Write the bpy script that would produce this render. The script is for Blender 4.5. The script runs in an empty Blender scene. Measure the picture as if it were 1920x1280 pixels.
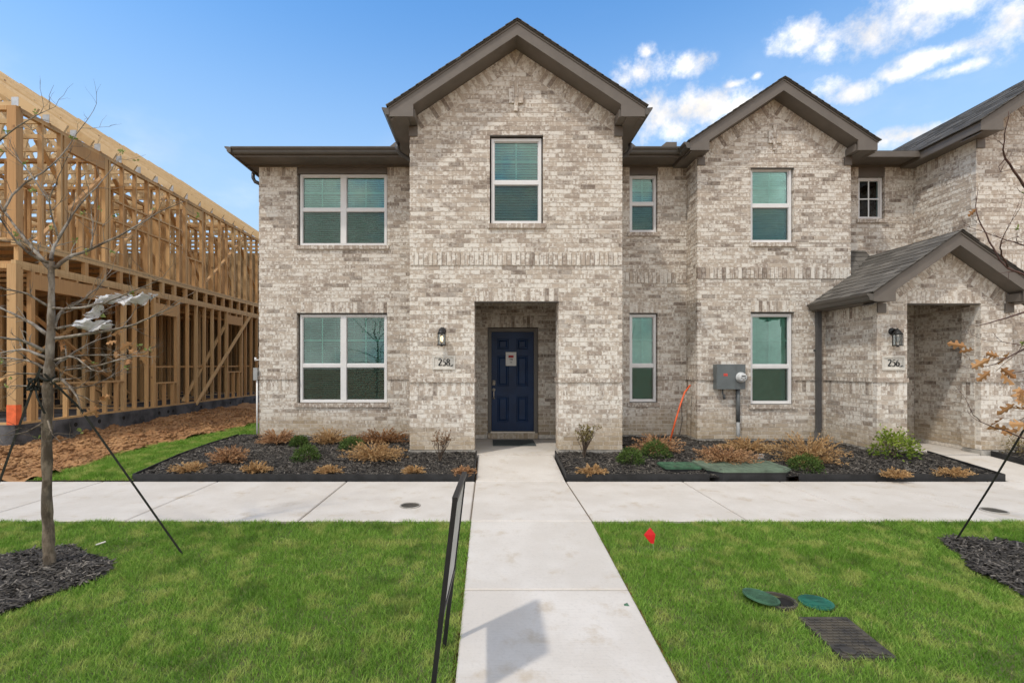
import bpy, math, random
import numpy as np
from mathutils import Vector, Matrix
random.seed(11); rng = np.random.default_rng(11)
SC = bpy.context.scene; COL = SC.collection
# ------------------------------------------------------------------ camera / light
FPX, VX, VY, CZ = 907.0, 918.0, 687.0, 1.605
cam = bpy.data.cameras.new('camera'); cam.sensor_width = 36; cam.lens = FPX/1920*36
cam.shift_x = (960-VX)/1920; cam.shift_y = (VY-640)/1920; cam.clip_start = .05; cam.clip_end = 2000
camo = bpy.data.objects.new('camera', cam); COL.objects.link(camo)
camo.location = (0, 0, CZ); camo.rotation_euler = (math.pi/2, 0, 0); SC.camera = camo
SUN = Vector((.51, .50, -1.05)).normalized()          # travel direction of sunlight
EXPOSURE = .76
SKY_STRENGTH = .15
SUN_STRENGTH = 1.1
sun = bpy.data.lights.new('sun', 'SUN'); sun.energy = SUN_STRENGTH; sun.angle = math.radians(2.5); sun.color = (1, .93, .83)
suno = bpy.data.objects.new('sun', sun); COL.objects.link(suno)
suno.rotation_euler = SUN.to_track_quat('-Z', 'Y').to_euler(); suno.location = (-20, -20, 40)
SC.view_settings.view_transform = 'Standard'; SC.view_settings.look = 'None'
cy = SC.cycles; cy.max_bounces = 6; cy.diffuse_bounces = 3; cy.glossy_bounces = 3; cy.transparent_max_bounces = 12; cy.transmission_bounces = 3; cy.caustics_reflective = cy.caustics_refractive = False
SC.view_settings.exposure = EXPOSURE; SC.view_settings.gamma = 1
world = bpy.data.worlds.new('World'); SC.world = world; world.use_nodes = True

class NT:
    """tiny node helper"""
    def __init__(s, tree): s.t = tree; s.n = tree.nodes; s.l = tree.links
    def new(s, typ, **kw):
        n = s.n.new(typ)
        for k, v in kw.items(): setattr(n, k, v)
        return n
    def put(s, inp, v):
        if v is None: return
        if isinstance(v, bpy.types.NodeSocket): s.l.new(v, inp)
        else: inp.default_value = v
    def math(s, op, a, b=None, c=None, clamp=False):
        n = s.new('ShaderNodeMath', operation=op, use_clamp=clamp)
        s.put(n.inputs[0], a); s.put(n.inputs[1], b); s.put(n.inputs[2], c); return n.outputs[0]
    def vmath(s, op, a, b=None):
        n = s.new('ShaderNodeVectorMath', operation=op)
        s.put(n.inputs[0], a); s.put(n.inputs[1], b)
        return n.outputs['Value'] if op in ('LENGTH', 'DOT_PRODUCT', 'DISTANCE') else n.outputs[0]
    def noise(s, vec, scale, detail=3, rough=.55, dim='3D'):
        n = s.new('ShaderNodeTexNoise', noise_dimensions=dim)
        s.put(n.inputs['Vector'], vec); n.inputs['Scale'].default_value = scale
        n.inputs['Detail'].default_value = detail; n.inputs['Roughness'].default_value = rough
        return n.outputs['Fac']
    def ramp(s, fac, lo, hi, a=0., b=1.):
        n = s.new('ShaderNodeMapRange', interpolation_type='SMOOTHSTEP')
        s.put(n.inputs[0], fac); s.put(n.inputs[1], lo); s.put(n.inputs[2], hi); s.put(n.inputs[3], a); s.put(n.inputs[4], b)
        return n.outputs[0]
    def mix(s, f, a, b, typ='MIX'):
        n = s.new('ShaderNodeMix', data_type='RGBA', blend_type=typ)
        s.put(n.inputs[0], f)
        for i, v in ((6, a), (7, b)):
            if isinstance(v, tuple) and len(v) == 3: v = (*v, 1)
            s.put(n.inputs[i], v)
        return n.outputs[2]

w = NT(world.node_tree); w.n.clear()
sky = w.new('ShaderNodeTexSky', sky_type='NISHITA', sun_disc=False)
sp = -SUN; sky.sun_elevation = math.asin(sp.z); sky.sun_rotation = math.atan2(sp.x, sp.y) % (2*math.pi)
sky.air_density = 1.0; sky.dust_density = .6; sky.ozone_density = 1.6
tc = w.new('ShaderNodeTexCoord'); dvec = tc.outputs['Generated']
sepd = w.new('ShaderNodeSeparateXYZ'); w.put(sepd.inputs[0], dvec)
nz = w.noise(dvec, 7.0, 7, .58); nz2 = w.noise(w.vmath('MULTIPLY', dvec, (1, 1, 2.2)), 3.1, 6, .55)
warp = w.noise(dvec, 24, 7, .64)
def pdir(px, py): return Vector(((px-VX)/FPX, 1, (VY-py)/FPX)).normalized()
CLOUDS = [(1300, 208, 92, 36), (1240, 215, 60, 40), (1390, 205, 60, 22), (1205, 132, 50, 20), (1212, 98, 16, 11), (1298, 125, 33, 16), (1500, 66, 36, 24), (1720, 25, 110, 30),
          (1640, 62, 50, 20), (1900, 45, 40, 32), (1750, 107, 70, 13), (1790, 131, 34, 8), (1548, 166, 32, 15), (1610, 170, 36, 15), (1680, 138, 28, 11),
          (1690, 258, 60, 14), (1375, 158, 22, 6), (1420, 142, 10, 6)]
blob = None
for px, py, rx, ry in CLOUDS:
    c = pdir(px, py)
    rel = w.vmath('SUBTRACT', dvec, tuple(c))
    rel = w.vmath('MULTIPLY', rel, (FPX/rx*1.1, FPX/rx*1.1, FPX/ry*1.1))
    b = w.math('SUBTRACT', 1.0, w.vmath('LENGTH', rel))
    b = w.math('MAXIMUM', b, -1.0)
    blob = b if blob is None else w.math('MAXIMUM', blob, b)
dens = w.math('ADD', w.math('MULTIPLY', blob, .9), w.math('MULTIPLY', w.math('SUBTRACT', warp, .5), 2.9))
near = w.ramp(blob, -.65, -.05)
dens = w.math('MULTIPLY', w.ramp(dens, -.30, 1.15), near)
behind = w.ramp(sepd.outputs[1], .30, -.15)                       # unseen clouds behind camera, reflected in windows; cover raised to add fill light
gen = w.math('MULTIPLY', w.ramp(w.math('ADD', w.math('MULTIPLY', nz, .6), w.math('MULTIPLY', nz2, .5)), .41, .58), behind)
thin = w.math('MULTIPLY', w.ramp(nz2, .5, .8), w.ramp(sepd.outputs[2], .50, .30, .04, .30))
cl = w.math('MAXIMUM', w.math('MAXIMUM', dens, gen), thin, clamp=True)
skyc = w.mix(1.0, sky.outputs[0], (.52, .90, 1.12, 1), 'MULTIPLY')
hz = w.ramp(sepd.outputs[2], .66, .16, 0., .86)
skyc = w.mix(hz, skyc, (2.2, 2.95, 3.7))
shade = w.ramp(w.noise(w.vmath('ADD', dvec, (0, 0, .02)), 15, 4, .55), .3, .7, 3.9, 5.9)
ccol = w.mix(1.0, (1.03, .98, .92), shade, 'MULTIPLY')
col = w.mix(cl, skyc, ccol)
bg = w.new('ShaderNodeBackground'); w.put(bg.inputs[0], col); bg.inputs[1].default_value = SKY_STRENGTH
wo = w.new('ShaderNodeOutputWorld'); w.l.new(bg.outputs[0], wo.inputs[0])

# ------------------------------------------------------------------ materials
MATS = {}
def material(name):
    m = bpy.data.materials.new(name); m.use_nodes = True
    t = NT(m.node_tree); t.n.clear()
    out = t.new('ShaderNodeOutputMaterial'); b = t.new('ShaderNodeBsdfPrincipled')
    t.l.new(b.outputs[0], out.inputs[0]); t.b = b; t.out = out
    t.pos = t.new('ShaderNodeNewGeometry').outputs['Position']
    MATS[name] = m
    return t
def bump(t, h, strength=.4, dist=.01):
    n = t.new('ShaderNodeBump'); n.inputs['Strength'].default_value = strength; n.inputs['Distance'].default_value = dist
    t.put(n.inputs['Height'], h); t.l.new(n.outputs[0], t.b.inputs['Normal'])
def simple(name, col, rough=.6, metal=0., var=.12, nscale=9., bmp=0., col2=None, spec=.5):
    t = material(name)
    n = t.noise(t.pos, nscale, 5, .6)
    c2 = col2 if col2 else tuple(c*(1-2*var) for c in col)
    c1 = col if col2 else tuple(min(1, c*(1+var)) for c in col)
    t.put(t.b.inputs['Base Color'], t.mix(t.ramp(n, .3, .7), c2, c1))
    t.b.inputs['Roughness'].default_value = rough; t.b.inputs['Metallic'].default_value = metal
    t.b.inputs['Specular IOR Level'].default_value = spec
    if bmp: bump(t, t.noise(t.pos, nscale*8, 3), bmp, .004)
    return t
def attr(t, name='tone'):
    return t.new('ShaderNodeAttribute', attribute_name=name).outputs['Fac']

# whitewashed brick: colour per brick, lime smears, tan dust near the ground
t = material('brick'); a = attr(t); sep = t.new('ShaderNodeSeparateXYZ'); t.put(sep.inputs[0], t.pos)
off = t.math('MULTIPLY', a, 37.0)
cmb = t.new('ShaderNodeCombineXYZ'); t.put(cmb.inputs[0], t.math('ADD', sep.outputs[0], sep.outputs[1])); t.put(cmb.inputs[1], off); t.put(cmb.inputs[2], sep.outputs[2])
wn = t.new('ShaderNodeTexWhiteNoise', noise_dimensions='3D')
cel = t.new('ShaderNodeCombineXYZ'); t.put(cel.inputs[0], t.math('FLOOR', t.math('ADD', t.math('MULTIPLY', t.math('ADD', sep.outputs[0], sep.outputs[1]), 34.0), t.math('MULTIPLY', t.noise(t.pos, 26, 2), 1.6)))); t.put(cel.inputs[1], t.math('FLOOR', t.math('MULTIPLY', sep.outputs[2], 13.3))); t.put(cel.inputs[2], t.math('FLOOR', t.math('MULTIPLY', a, 991.0)))
t.put(wn.inputs[0], cel.outputs[0])
smr = t.noise(t.vmath('MULTIPLY', cmb.outputs[0], (10, 1, 24)), 1.0, 3, .65)
fine = t.noise(t.pos, 60, 3, .65)
a2 = t.math('FRACT', t.math('MULTIPLY', a, 13.7)); a3 = t.math('FRACT', t.math('MULTIPLY', a, 7.31))
wash = t.math('ADD', t.math('ADD', t.math('MULTIPLY', wn.outputs[0], .34), t.math('MULTIPLY', smr, .95)), t.math('MULTIPLY', a3, .30))
wash = t.ramp(wash, .64, .97)
clay = t.mix(t.ramp(a2, .15, .85), (.52, .445, .37), (.35, .287, .24)); clay = t.mix(t.ramp(a2, .86, .98), clay, (.22, .175, .145))
clay = t.mix(t.ramp(t.noise(t.pos, 17, 3), .40, .68, 0, .5), clay, (.55, .475, .39))
c = t.mix(t.math('MULTIPLY', wash, t.ramp(a2, .99, .80, .25, .95)), clay, (.80, .765, .70))
c = t.mix(t.ramp(fine, .48, .75, 0, .22), c, (.34, .27, .215))
dustn = t.math('ADD', sep.outputs[2], t.math('MULTIPLY', t.math('SUBTRACT', t.noise(t.pos, 1.3, 4), .5), .9))
dust = t.ramp(dustn, .80, .30, 0, .72)
c = t.mix(t.math('MULTIPLY', dust, t.ramp(t.noise(t.pos, 7, 3), .25, .6, .55, 1)), c, (.43, .335, .215))
t.put(t.b.inputs['Base Color'], c); t.b.inputs['Roughness'].default_value = .88; t.b.inputs['Specular IOR Level'].default_value = .25
bump(t, t.math('ADD', t.math('MULTIPLY', smr, .6), t.math('MULTIPLY', fine, .5)), .55, .006)
simple('mortar', (.75, .69, .61), .95, var=.12, nscale=20, bmp=.4, spec=.2)
# concrete
t = material('concrete'); ob = t.new('ShaderNodeObjectInfo').outputs['Random']
n1 = t.noise(t.pos, 1.6, 6, .6); n2 = t.noise(t.pos, 45, 4, .7)
br = t.noise(t.vmath('MULTIPLY', t.pos, (3, 90, 3)), 1, 3, .6)
c = t.mix(t.ramp(n1, .35, .68), (.60, .55, .49), (.68, .635, .58))
c = t.mix(t.ramp(n2, .48, .75, 0, .28), c, (.40, .37, .33))
c = t.mix(t.ramp(t.noise(t.pos, 3.3, 5, .7), .53, .72, 0, .55), c, (.46, .365, .25))
c = t.mix(t.ramp(br, .5, .8, 0, .12), c, (.36, .34, .31))
c = t.mix(t.math('MULTIPLY', ob, .16), c, (.44, .42, .38))
t.put(t.b.inputs['Base Color'], c); t.b.inputs['Roughness'].default_value = .9; t.b.inputs['Specular IOR Level'].default_value = .2
bump(t, t.math('ADD', br, t.math('MULTIPLY', n2, .7)), .35, .004)
simple('joint_dirt', (.16, .125, .09), .95, nscale=30)
simple('foundation_concrete', (.40, .375, .335), .92, var=.2, nscale=5, bmp=.5)
t = simple('dark_slab_concrete', (.10, .10, .105), .85, var=.35, nscale=2.5, bmp=.5)
simple('trim_paint', (.155, .135, .116), .55, var=.05, nscale=4)
simple('gutter_paint', (.11, .098, .084), .38, var=.05, nscale=4)
simple('downspout_paint', (.085, .083, .084), .4, var=.06)
simple('white_vinyl', (.80, .80, .80), .35, var=.02)
simple('muntin_vinyl', (.88, .92, .92), .4, var=.02)
simple('blind_slat', (.86, .87, .84), .5, var=.05)
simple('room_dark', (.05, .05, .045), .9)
simple('door_navy', (.007, .030, .092), .42, var=.12, nscale=3, spec=.3)
simple('door_frame_paint', (.15, .135, .118), .5, var=.04)
simple('nickel', (.70, .65, .57), .35, .7, .05)
simple('black_metal', (.012, .012, .013), .45, var=.2, spec=.5)
simple('edging_black', (.018, .018, .019), .6, var=.3, nscale=6)
simple('strap_webbing', (.020, .022, .016), .8, var=.25, nscale=30)
simple('paper', (.78, .77, .75), .7, var=.02)
simple('print_red', (.48, .045, .045), .6)
simple('print_orange_red', (.75, .09, .06), .5)
simple('print_black', (.015, .015, .015), .6)
simple('print_grey', (.22, .22, .24), .6)
simple('stone_plate', (.66, .63, .57), .8, var=.06, nscale=25, bmp=.3)
simple('mat_rubber', (.075, .092, .09), .9, var=.2, nscale=60, bmp=.5)
simple('meter_box_grey', (.135, .155, .16), .45, var=.06, nscale=5)
simple('meter_plastic', (.62, .64, .64), .25, var=.05)
simple('conduit_dark', (.13, .14, .145), .45, var=.15)
simple('conduit_grey', (.36, .37, .37), .5, var=.08)
simple('orange_pipe', (.78, .13, .035), .45, var=.08)
simple('sign_panel', (.50, .49, .46), .5, var=.1)
simple('flag_red', (.78, .018, .025), .5, var=.1)
simple('lid_green', (.055, .135, .075), .6, var=.22, nscale=7, bmp=.4)
simple('lid_pale_green', (.135, .185, .13), .7, var=.18, nscale=6, bmp=.4)
simple('lid_teal', (.02, .14, .095), .55, var=.2, nscale=9)
simple('lid_black', (.034, .031, .029), .85, nscale=11, bmp=.6, col2=(.095, .08, .058))
simple('hole_shade', (.012, .010, .008), .95)  # near-black colour in place of the shade inside holes
t = simple('plastic_film', (.80, .81, .82), .35, var=.06); t.b.inputs['Alpha'].default_value = .62
simple('galvanized', (.50, .52, .54), .4, .6, .1)
simple('orange_spray', (.85, .16, .05), .7, var=.1)
simple('osb', (.42, .30, .17), .85, var=.25, nscale=25)
# shingles
t = material('shingle'); a = attr(t); n = t.noise(t.pos, 120, 3, .7)
c = t.mix(a, (.085, .078, .068), (.19, .175, .155)); c = t.mix(t.ramp(n, .35, .7, 0, .5), c, (.06, .055, .05))
t.put(t.b.inputs['Base Color'], c); t.b.inputs['Roughness'].default_value = .95; bump(t, n, .6, .003)
# framing lumber
t = material('lumber'); r = t.new('ShaderNodeObjectInfo').outputs['Random']
g = t.noise(t.vmath('MULTIPLY', t.pos, (40, 40, 1.6)), 1, 5, .6); kn = t.noise(t.pos, 5.5, 2, .5)
c = t.mix(r, (.62, .385, .17), (.38, .195, .078)); c = t.mix(t.ramp(r, .55, .95, 0, .7), c, (.66, .47, .24))
c = t.mix(t.ramp(g, .42, .72, 0, .45), c, (.30, .155, .065)); c = t.mix(t.ramp(kn, .70, .78, 0, .7), c, (.16, .075, .03))
t.put(t.b.inputs['Base Color'], c); t.b.inputs['Roughness'].default_value = .8; bump(t, g, .25, .003)
t = material('roof_lumber'); r = t.new('ShaderNodeObjectInfo').outputs['Random']; kn = t.noise(t.pos, 6.5, 2, .5)
g = t.noise(t.vmath('MULTIPLY', t.pos, (6, 40, 6)), 1, 4, .6)
c = t.mix(r, (.70, .53, .32), (.58, .40, .20)); c = t.mix(t.ramp(g, .45, .75, 0, .45), c, (.44, .26, .11)); c = t.mix(t.ramp(kn, .70, .76, 0, .8), c, (.15, .07, .03))
t.put(t.b.inputs['Base Color'], c); t.b.inputs['Roughness'].default_value = .8
t = material('roof_osb'); r = t.new('ShaderNodeObjectInfo').outputs['Random']
g = t.noise(t.pos, 28, 4, .6); g2 = t.noise(t.vmath('MULTIPLY', t.pos, (1, .25, 1)), 9, 4, .6)
c = t.mix(r, (.64, .46, .25), (.54, .37, .19)); c = t.mix(t.ramp(g, .45, .7, 0, .35), c, (.42, .27, .12)); c = t.mix(t.ramp(g2, .55, .75, 0, .4), c, (.72, .56, .35))
t.put(t.b.inputs['Base Color'], c); t.b.inputs['Roughness'].default_value = .85
# glass
def glassmat(name, tint, gl=.9):
    m = bpy.data.materials.new(name); m.use_nodes = True; t = NT(m.node_tree); t.n.clear(); MATS[name] = m
    out = t.new('ShaderNodeOutputMaterial'); tr = t.new('ShaderNodeBsdfTransparent'); tr.inputs[0].default_value = (*tint, 1)
    gs = t.new('ShaderNodeBsdfGlossy'); gs.inputs['Roughness'].default_value = .012; gs.inputs[0].default_value = (.92, .97, 1, 1)
    fr = t.new('ShaderNodeFresnel'); fr.inputs[0].default_value = 1.7
    pos = t.new('ShaderNodeNewGeometry').outputs['Position']
    bp = t.new('ShaderNodeBump'); bp.inputs['Strength'].default_value = .04; bp.inputs['Distance'].default_value = .02
    t.put(bp.inputs['Height'], t.noise(pos, 1.6, 2)); t.l.new(bp.outputs[0], gs.inputs['Normal'])
    mx = t.new('ShaderNodeMixShader'); t.put(mx.inputs[0], t.math('MULTIPLY', fr.outputs[0], gl * 2.0, clamp=True))
    t.l.new(tr.outputs[0], mx.inputs[1]); t.l.new(gs.outputs[0], mx.inputs[2]); t.l.new(mx.outputs[0], out.inputs[0])
glassmat('glass', (.68, .93, .87), .60)
glassmat('lamp_glass', (.9, .9, .88), .4)
m = bpy.data.materials.new('insect_screen'); m.use_nodes = True; t = NT(m.node_tree); t.n.clear(); MATS['insect_screen'] = m
out = t.new('ShaderNodeOutputMaterial'); tr = t.new('ShaderNodeBsdfTransparent'); df = t.new('ShaderNodeBsdfDiffuse'); df.inputs[0].default_value = (.07, .08, .065, 1)
mx = t.new('ShaderNodeMixShader'); mx.inputs[0].default_value = .20
t.l.new(tr.outputs[0], mx.inputs[1]); t.l.new(df.outputs[0], mx.inputs[2]); t.l.new(mx.outputs[0], out.inputs[0])
m = bpy.data.materials.new('lamp_glow'); m.use_nodes = True; t = NT(m.node_tree); t.n.clear(); MATS['lamp_glow'] = m
out = t.new('ShaderNodeOutputMaterial'); em = t.new('ShaderNodeEmission'); em.inputs[0].default_value = (1, .78, .42, 1); em.inputs[1].default_value = 2.2
t.l.new(em.outputs[0], out.inputs[0])
# vegetation
def leafmat(name, c1, c2, rough=.7, trans=.25):
    t = material(name); a = attr(t)
    c = t.mix(a, c1, c2); t.put(t.b.inputs['Base Color'], c); t.b.inputs['Roughness'].default_value = rough
    t.b.inputs['Specular IOR Level'].default_value = .25
    tl = t.new('ShaderNodeBsdfTranslucent'); t.put(tl.inputs[0], c)
    mx = t.new('ShaderNodeMixShader'); mx.inputs[0].default_value = trans
    t.l.new(t.b.outputs[0], mx.inputs[1]); t.l.new(tl.outputs[0], mx.inputs[2]); t.l.new(mx.outputs[0], t.out.inputs[0])
    return t
t = leafmat('grass_blade', (.045, .115, .010), (.20, .31, .05), .6, .35)
a = attr(t); n = t.noise(t.pos, 1.1, 4, .6); n2 = t.noise(t.pos, 5, 3, .6)
c = t.mix(a, (.085, .23, .016), (.41, .60, .11)); c = t.mix(t.ramp(n, .45, .66, 0, .65), c, (.16, .33, .03)); c = t.mix(t.ramp(n2, .47, .66, 0, .75), c, (.52, .56, .16))
c = t.mix(t.ramp(t.noise(t.pos, 2.3, 4, .65), .52, .68, 0, .6), c, (.075, .17, .018)); c = t.mix(t.ramp(a, .91, .94, 0, .85), c, (.5, .43, .2))
for l in list(t.t.links):
    if l.to_socket == t.b.inputs['Base Color'] or l.to_node.type == 'BSDF_TRANSLUCENT': t.t.links.remove(l)
t.put(t.b.inputs['Base Color'], c)
for nn in t.n:
    if nn.type == 'BSDF_TRANSLUCENT': t.put(nn.inputs[0], c)
leafmat('juniper_tan', (.36, .20, .08), (.68, .47, .24)); leafmat('juniper_orange', (.36, .185, .09), (.63, .40, .22))
leafmat('juniper_brown', (.25, .12, .055), (.46, .25, .11)); leafmat('boxwood_green', (.030, .070, .014), (.14, .21, .05))
leafmat('shrub_bright', (.07, .14, .018), (.33, .40, .06)); leafmat('shrub_olive', (.14, .10, .04), (.30, .26, .10)); leafmat('shrub_dead', (.16, .085, .045), (.31, .18, .09))
leafmat('oak_leaf_dead', (.33, .155, .06), (.58, .33, .15)); leafmat('bud_green', (.16, .22, .05), (.42, .46, .16))
leafmat('mulch_chip', (.030, .027, .025), (.22, .195, .165), .85, .0)
t = MATS['mulch_chip']; t2 = NT(t.node_tree)
t = simple('mulch_soil', (.022, .020, .019), .95, var=.4, nscale=40, bmp=.8)
simple('lawn_soil', (.09, .15, .03), .95, col2=(.12, .11, .045), nscale=12)
t = material('dirt'); n = t.noise(t.pos, 2.2, 7, .65); n2 = t.noise(t.pos, 22, 5, .7)
c = t.mix(t.ramp(n, .35, .68), (.30, .145, .058), (.47, .26, .115)); c = t.mix(t.ramp(n2, .5, .75, 0, .5), c, (.13, .065, .03)); c = t.mix(t.ramp(t.noise(t.pos, 60, 2), .68, .74, 0, .7), c, (.45, .40, .33))
t.put(t.b.inputs['Base Color'], c); t.b.inputs['Roughness'].default_value = .95; bump(t, n2, .9, .03)
t = material('bark'); g = t.noise(t.vmath('MULTIPLY', t.pos, (14, 14, 5)), 1, 5, .65); g2 = t.noise(t.pos, 40, 4, .6); sep = t.new('ShaderNodeSeparateXYZ'); t.put(sep.inputs[0], t.pos)
c = t.mix(t.ramp(g, .38, .66), (.12, .09, .06), (.34, .30, .245)); c = t.mix(t.ramp(g2, .5, .75, 0, .5), c, (.045, .035, .026)); c = t.mix(t.ramp(t.noise(t.pos, 9, 4, .6), .52, .66, 0, .75), c, (.075, .055, .038)); c = t.mix(t.ramp(t.noise(t.pos, 3, 3), .45, .65, 0, .4), c, (.40, .38, .34)); c = t.mix(t.ramp(sep.outputs[2], 1.75, 1.1, 0, .72), c, t.mix(t.ramp(g, .4, .62), (.055, .040, .026), (.19, .145, .095)))
t.put(t.b.inputs['Base Color'], c); t.b.inputs['Roughness'].default_value = .9; bump(t, t.math('ADD', g, g2), .7, .01)
simple('twig', (.12, .085, .06), .85, var=.3, nscale=20); simple('twig_red', (.10, .05, .038), .8, var=.3, nscale=20)

# ------------------------------------------------------------------ mesh helpers
BOXF = [(0, 3, 2, 1), (4, 5, 6, 7), (0, 1, 5, 4), (1, 2, 6, 5), (2, 3, 7, 6), (3, 0, 4, 7)]
class MB:
    def __init__(s): s.v = []; s.f = []; s.t = []
    def add(s, vs, fs, tone=0.):
        o = len(s.v); s.v += [tuple(p) for p in vs]; s.f += [tuple(i+o for i in f) for f in fs]; s.t += [tone]*len(fs); return s
    def hexa(s, p, tone=0.): return s.add(p, BOXF, tone)              # 8 points: bottom ring, top ring
    def box(s, x0, x1, y0, y1, z0, z1, tone=0.):
        return s.hexa([(x0, y0, z0), (x1, y0, z0), (x1, y1, z0), (x0, y1, z0), (x0, y0, z1), (x1, y0, z1), (x1, y1, z1), (x0, y1, z1)], tone)
    def bar(s, p, q, wd, hd, up=(0, 0, 1), tone=0.):
        p = Vector(p); q = Vector(q); d = (q-p).normalized(); u = Vector(up)
        if abs(d.dot(u)) > .98: u = Vector((0, 1, 0))
        a = d.cross(u).normalized()*wd/2; b = a.cross(d).normalized()*hd/2
        return s.hexa([p-a-b, p+a-b, p+a+b, p-a+b, q-a-b, q+a-b, q+a+b, q-a+b], tone)
    def prism(s, poly, f, d0, d1, tone=0.):
        """poly: 2D points, f(u,v,d) -> 3D"""
        n = len(poly); vs = [f(u, v, d0) for u, v in poly]+[f(u, v, d1) for u, v in poly]
        fs = [tuple(range(n)), tuple(range(2*n-1, n-1, -1))]+[(i, i+n, (i+1) % n+n, (i+1) % n) for i in range(n)]
        return s.add(vs, fs, tone)
    def tube(s, pts, rad, n=8, cap=True, tone=0.):
        pts = [Vector(p) for p in pts]; k = len(pts)
        if not hasattr(rad, '__len__'): rad = [rad]*k
        vs = []; prev = None
        for i, p in enumerate(pts):
            d = (pts[min(i+1, k-1)]-pts[max(i-1, 0)]).normalized()
            if prev is None:
                r = d.cross(Vector((0, 0, 1)))
                if r.length < .05: r = d.cross(Vector((0, 1, 0)))
            else: r = prev-d*prev.dot(d)
            r.normalize(); prev = r; q = d.cross(r)
            for j in range(n):
                a = 2*math.pi*j/n; vs.append(p+(r*math.cos(a)+q*math.sin(a))*rad[i])
        fs = [(i*n+j, i*n+(j+1) % n, (i+1)*n+(j+1) % n, (i+1)*n+j) for i in range(k-1) for j in range(n)]
        if cap: fs += [tuple(range(n-1, -1, -1)), tuple(range((k-1)*n, k*n))]
        return s.add(vs, fs, tone)
    def disc(s, c, r, z0, z1, n=28, sx=1., sy=1.):
        return s.prism([(math.cos(2*math.pi*i/n)*r*sx, math.sin(2*math.pi*i/n)*r*sy) for i in range(n)], lambda u, v, d: (c[0]+u, c[1]+v, c[2]+d), z1, z0)
    def mesh(s, name, mat, smooth=False):
        me = bpy.data.meshes.new(name); me.from_pydata(s.v, [], s.f)
        at = me.attributes.new('tone', 'FLOAT', 'FACE'); at.data.foreach_set('value', np.array(s.t, dtype=np.float32))
        me.materials.append(MATS[mat])
        if smooth: me.polygons.foreach_set('use_smooth', [True]*len(me.polygons))
        return me
    def build(s, name, mat, parent=None, smooth=False):
        return link(bpy.data.objects.new(name, s.mesh(name, mat, smooth)), parent)
def link(o, parent=None):
    COL.objects.link(o)
    if parent is not None:
        o.parent = parent
        if parent.type == 'EMPTY': o.matrix_parent_inverse = Matrix.Translation(-Vector(parent.location))
    return o
def tag(o, label, cat, group=None):
    o['label'] = label; o['category'] = cat
    if group: o['group'] = group
    return o
def thing(name, label, cat, loc, group=None):
    o = bpy.data.objects.new(name, None); o.location = loc; o.empty_display_size = .2; COL.objects.link(o)
    return tag(o, label, cat, group)
def kind(o, k): o['kind'] = k; return o
def npmesh(name, V, F, tone, mat, parent=None, k='stuff', smooth=False):
    me = bpy.data.meshes.new(name); nf = len(F); w_ = F.shape[1]
    me.vertices.add(len(V)); me.vertices.foreach_set('co', V.astype(np.float32).ravel())
    me.loops.add(nf*w_); me.loops.foreach_set('vertex_index', F.astype(np.int32).ravel())
    me.polygons.add(nf); me.polygons.foreach_set('loop_start', np.arange(0, nf*w_, w_, dtype=np.int32)); me.polygons.foreach_set('loop_total', np.full(nf, w_, dtype=np.int32))
    me.update(calc_edges=True)
    at = me.attributes.new('tone', 'FLOAT', 'FACE'); at.data.foreach_set('value', tone.astype(np.float32))
    me.materials.append(MATS[mat])
    if smooth: me.polygons.foreach_set('use_smooth', np.ones(nf, dtype=bool))
    o = link(bpy.data.objects.new(name, me), parent)
    if k: o['kind'] = k
    return o
_perm = rng.random((256, 256))
def vnoise(x, y):
    xi = np.floor(x).astype(int); yi = np.floor(y).astype(int); fx = x-xi; fy = y-yi
    fx = fx*fx*(3-2*fx); fy = fy*fy*(3-2*fy); g = lambda i, j: _perm[i % 256, j % 256]
    return (g(xi, yi)*(1-fx)+g(xi+1, yi)*fx)*(1-fy)+(g(xi, yi+1)*(1-fx)+g(xi+1, yi+1)*fx)*fy
def fbm(x, y, o=4):
    r = 0; a = .5
    for i in range(o): r = r+a*vnoise(x*2**i+17*i, y*2**i+31*i); a *= .5
    return r
def W(px, py, Y): return Vector(((px-VX)*Y/FPX, Y, CZ+(VY-py)*Y/FPX))
YS0, YS1 = 5.04, 6.77                                   # sidewalk front and back edge
def gz(x, y):
    x = np.asarray(x, float); y = np.asarray(y, float)
    z = np.where(y < YS0, -.073*(YS0-np.maximum(y, -3)), 0.)
    z = np.where(y > 6.8, np.clip((y-6.8)*.1, 0, .13), z)
    z = z+np.where((x < -4.6) & (y > 8), np.clip((y-8)*.022, 0, .11), 0.)
    return z
def gz1(x, y): return float(gz(x, y))

# ------------------------------------------------------------------ ground
def sheet(name, x0, x1, y0, y1, step, dz, mat, rough=0., rs=1., keep=None):
    nx = max(2, int((x1-x0)/step)+1); ny = max(2, int((y1-y0)/step)+1)
    X, Y = np.meshgrid(np.linspace(x0, x1, nx), np.linspace(y0, y1, ny)); Z = gz(X, Y)+dz
    if rough: Z = Z+(fbm(X*rs+50, Y*rs+50, 5)-.47)*rough
    V = np.stack([X.ravel(), Y.ravel(), Z.ravel()], 1); i = np.arange(nx*ny).reshape(ny, nx)
    F = np.stack([i[:-1, :-1].ravel(), i[:-1, 1:].ravel(), i[1:, 1:].ravel(), i[1:, :-1].ravel()], 1)
    if keep is not None: F = F[keep(V[F].mean(1))]
    return npmesh(name, V, F, np.zeros(len(F)), mat, k='structure', smooth=True)
b = MB(); R = 400.
xs = [-R, -40, -20, -9, -4.6, -4.59, 20, 40, R]; ys = [-R, -20, -3, 5.04, 6.8, 8.1, 14, 40, R]
vs = [(x, y, gz1(x, y)-.09) for y in ys for x in xs]; nx = len(xs)
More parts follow.
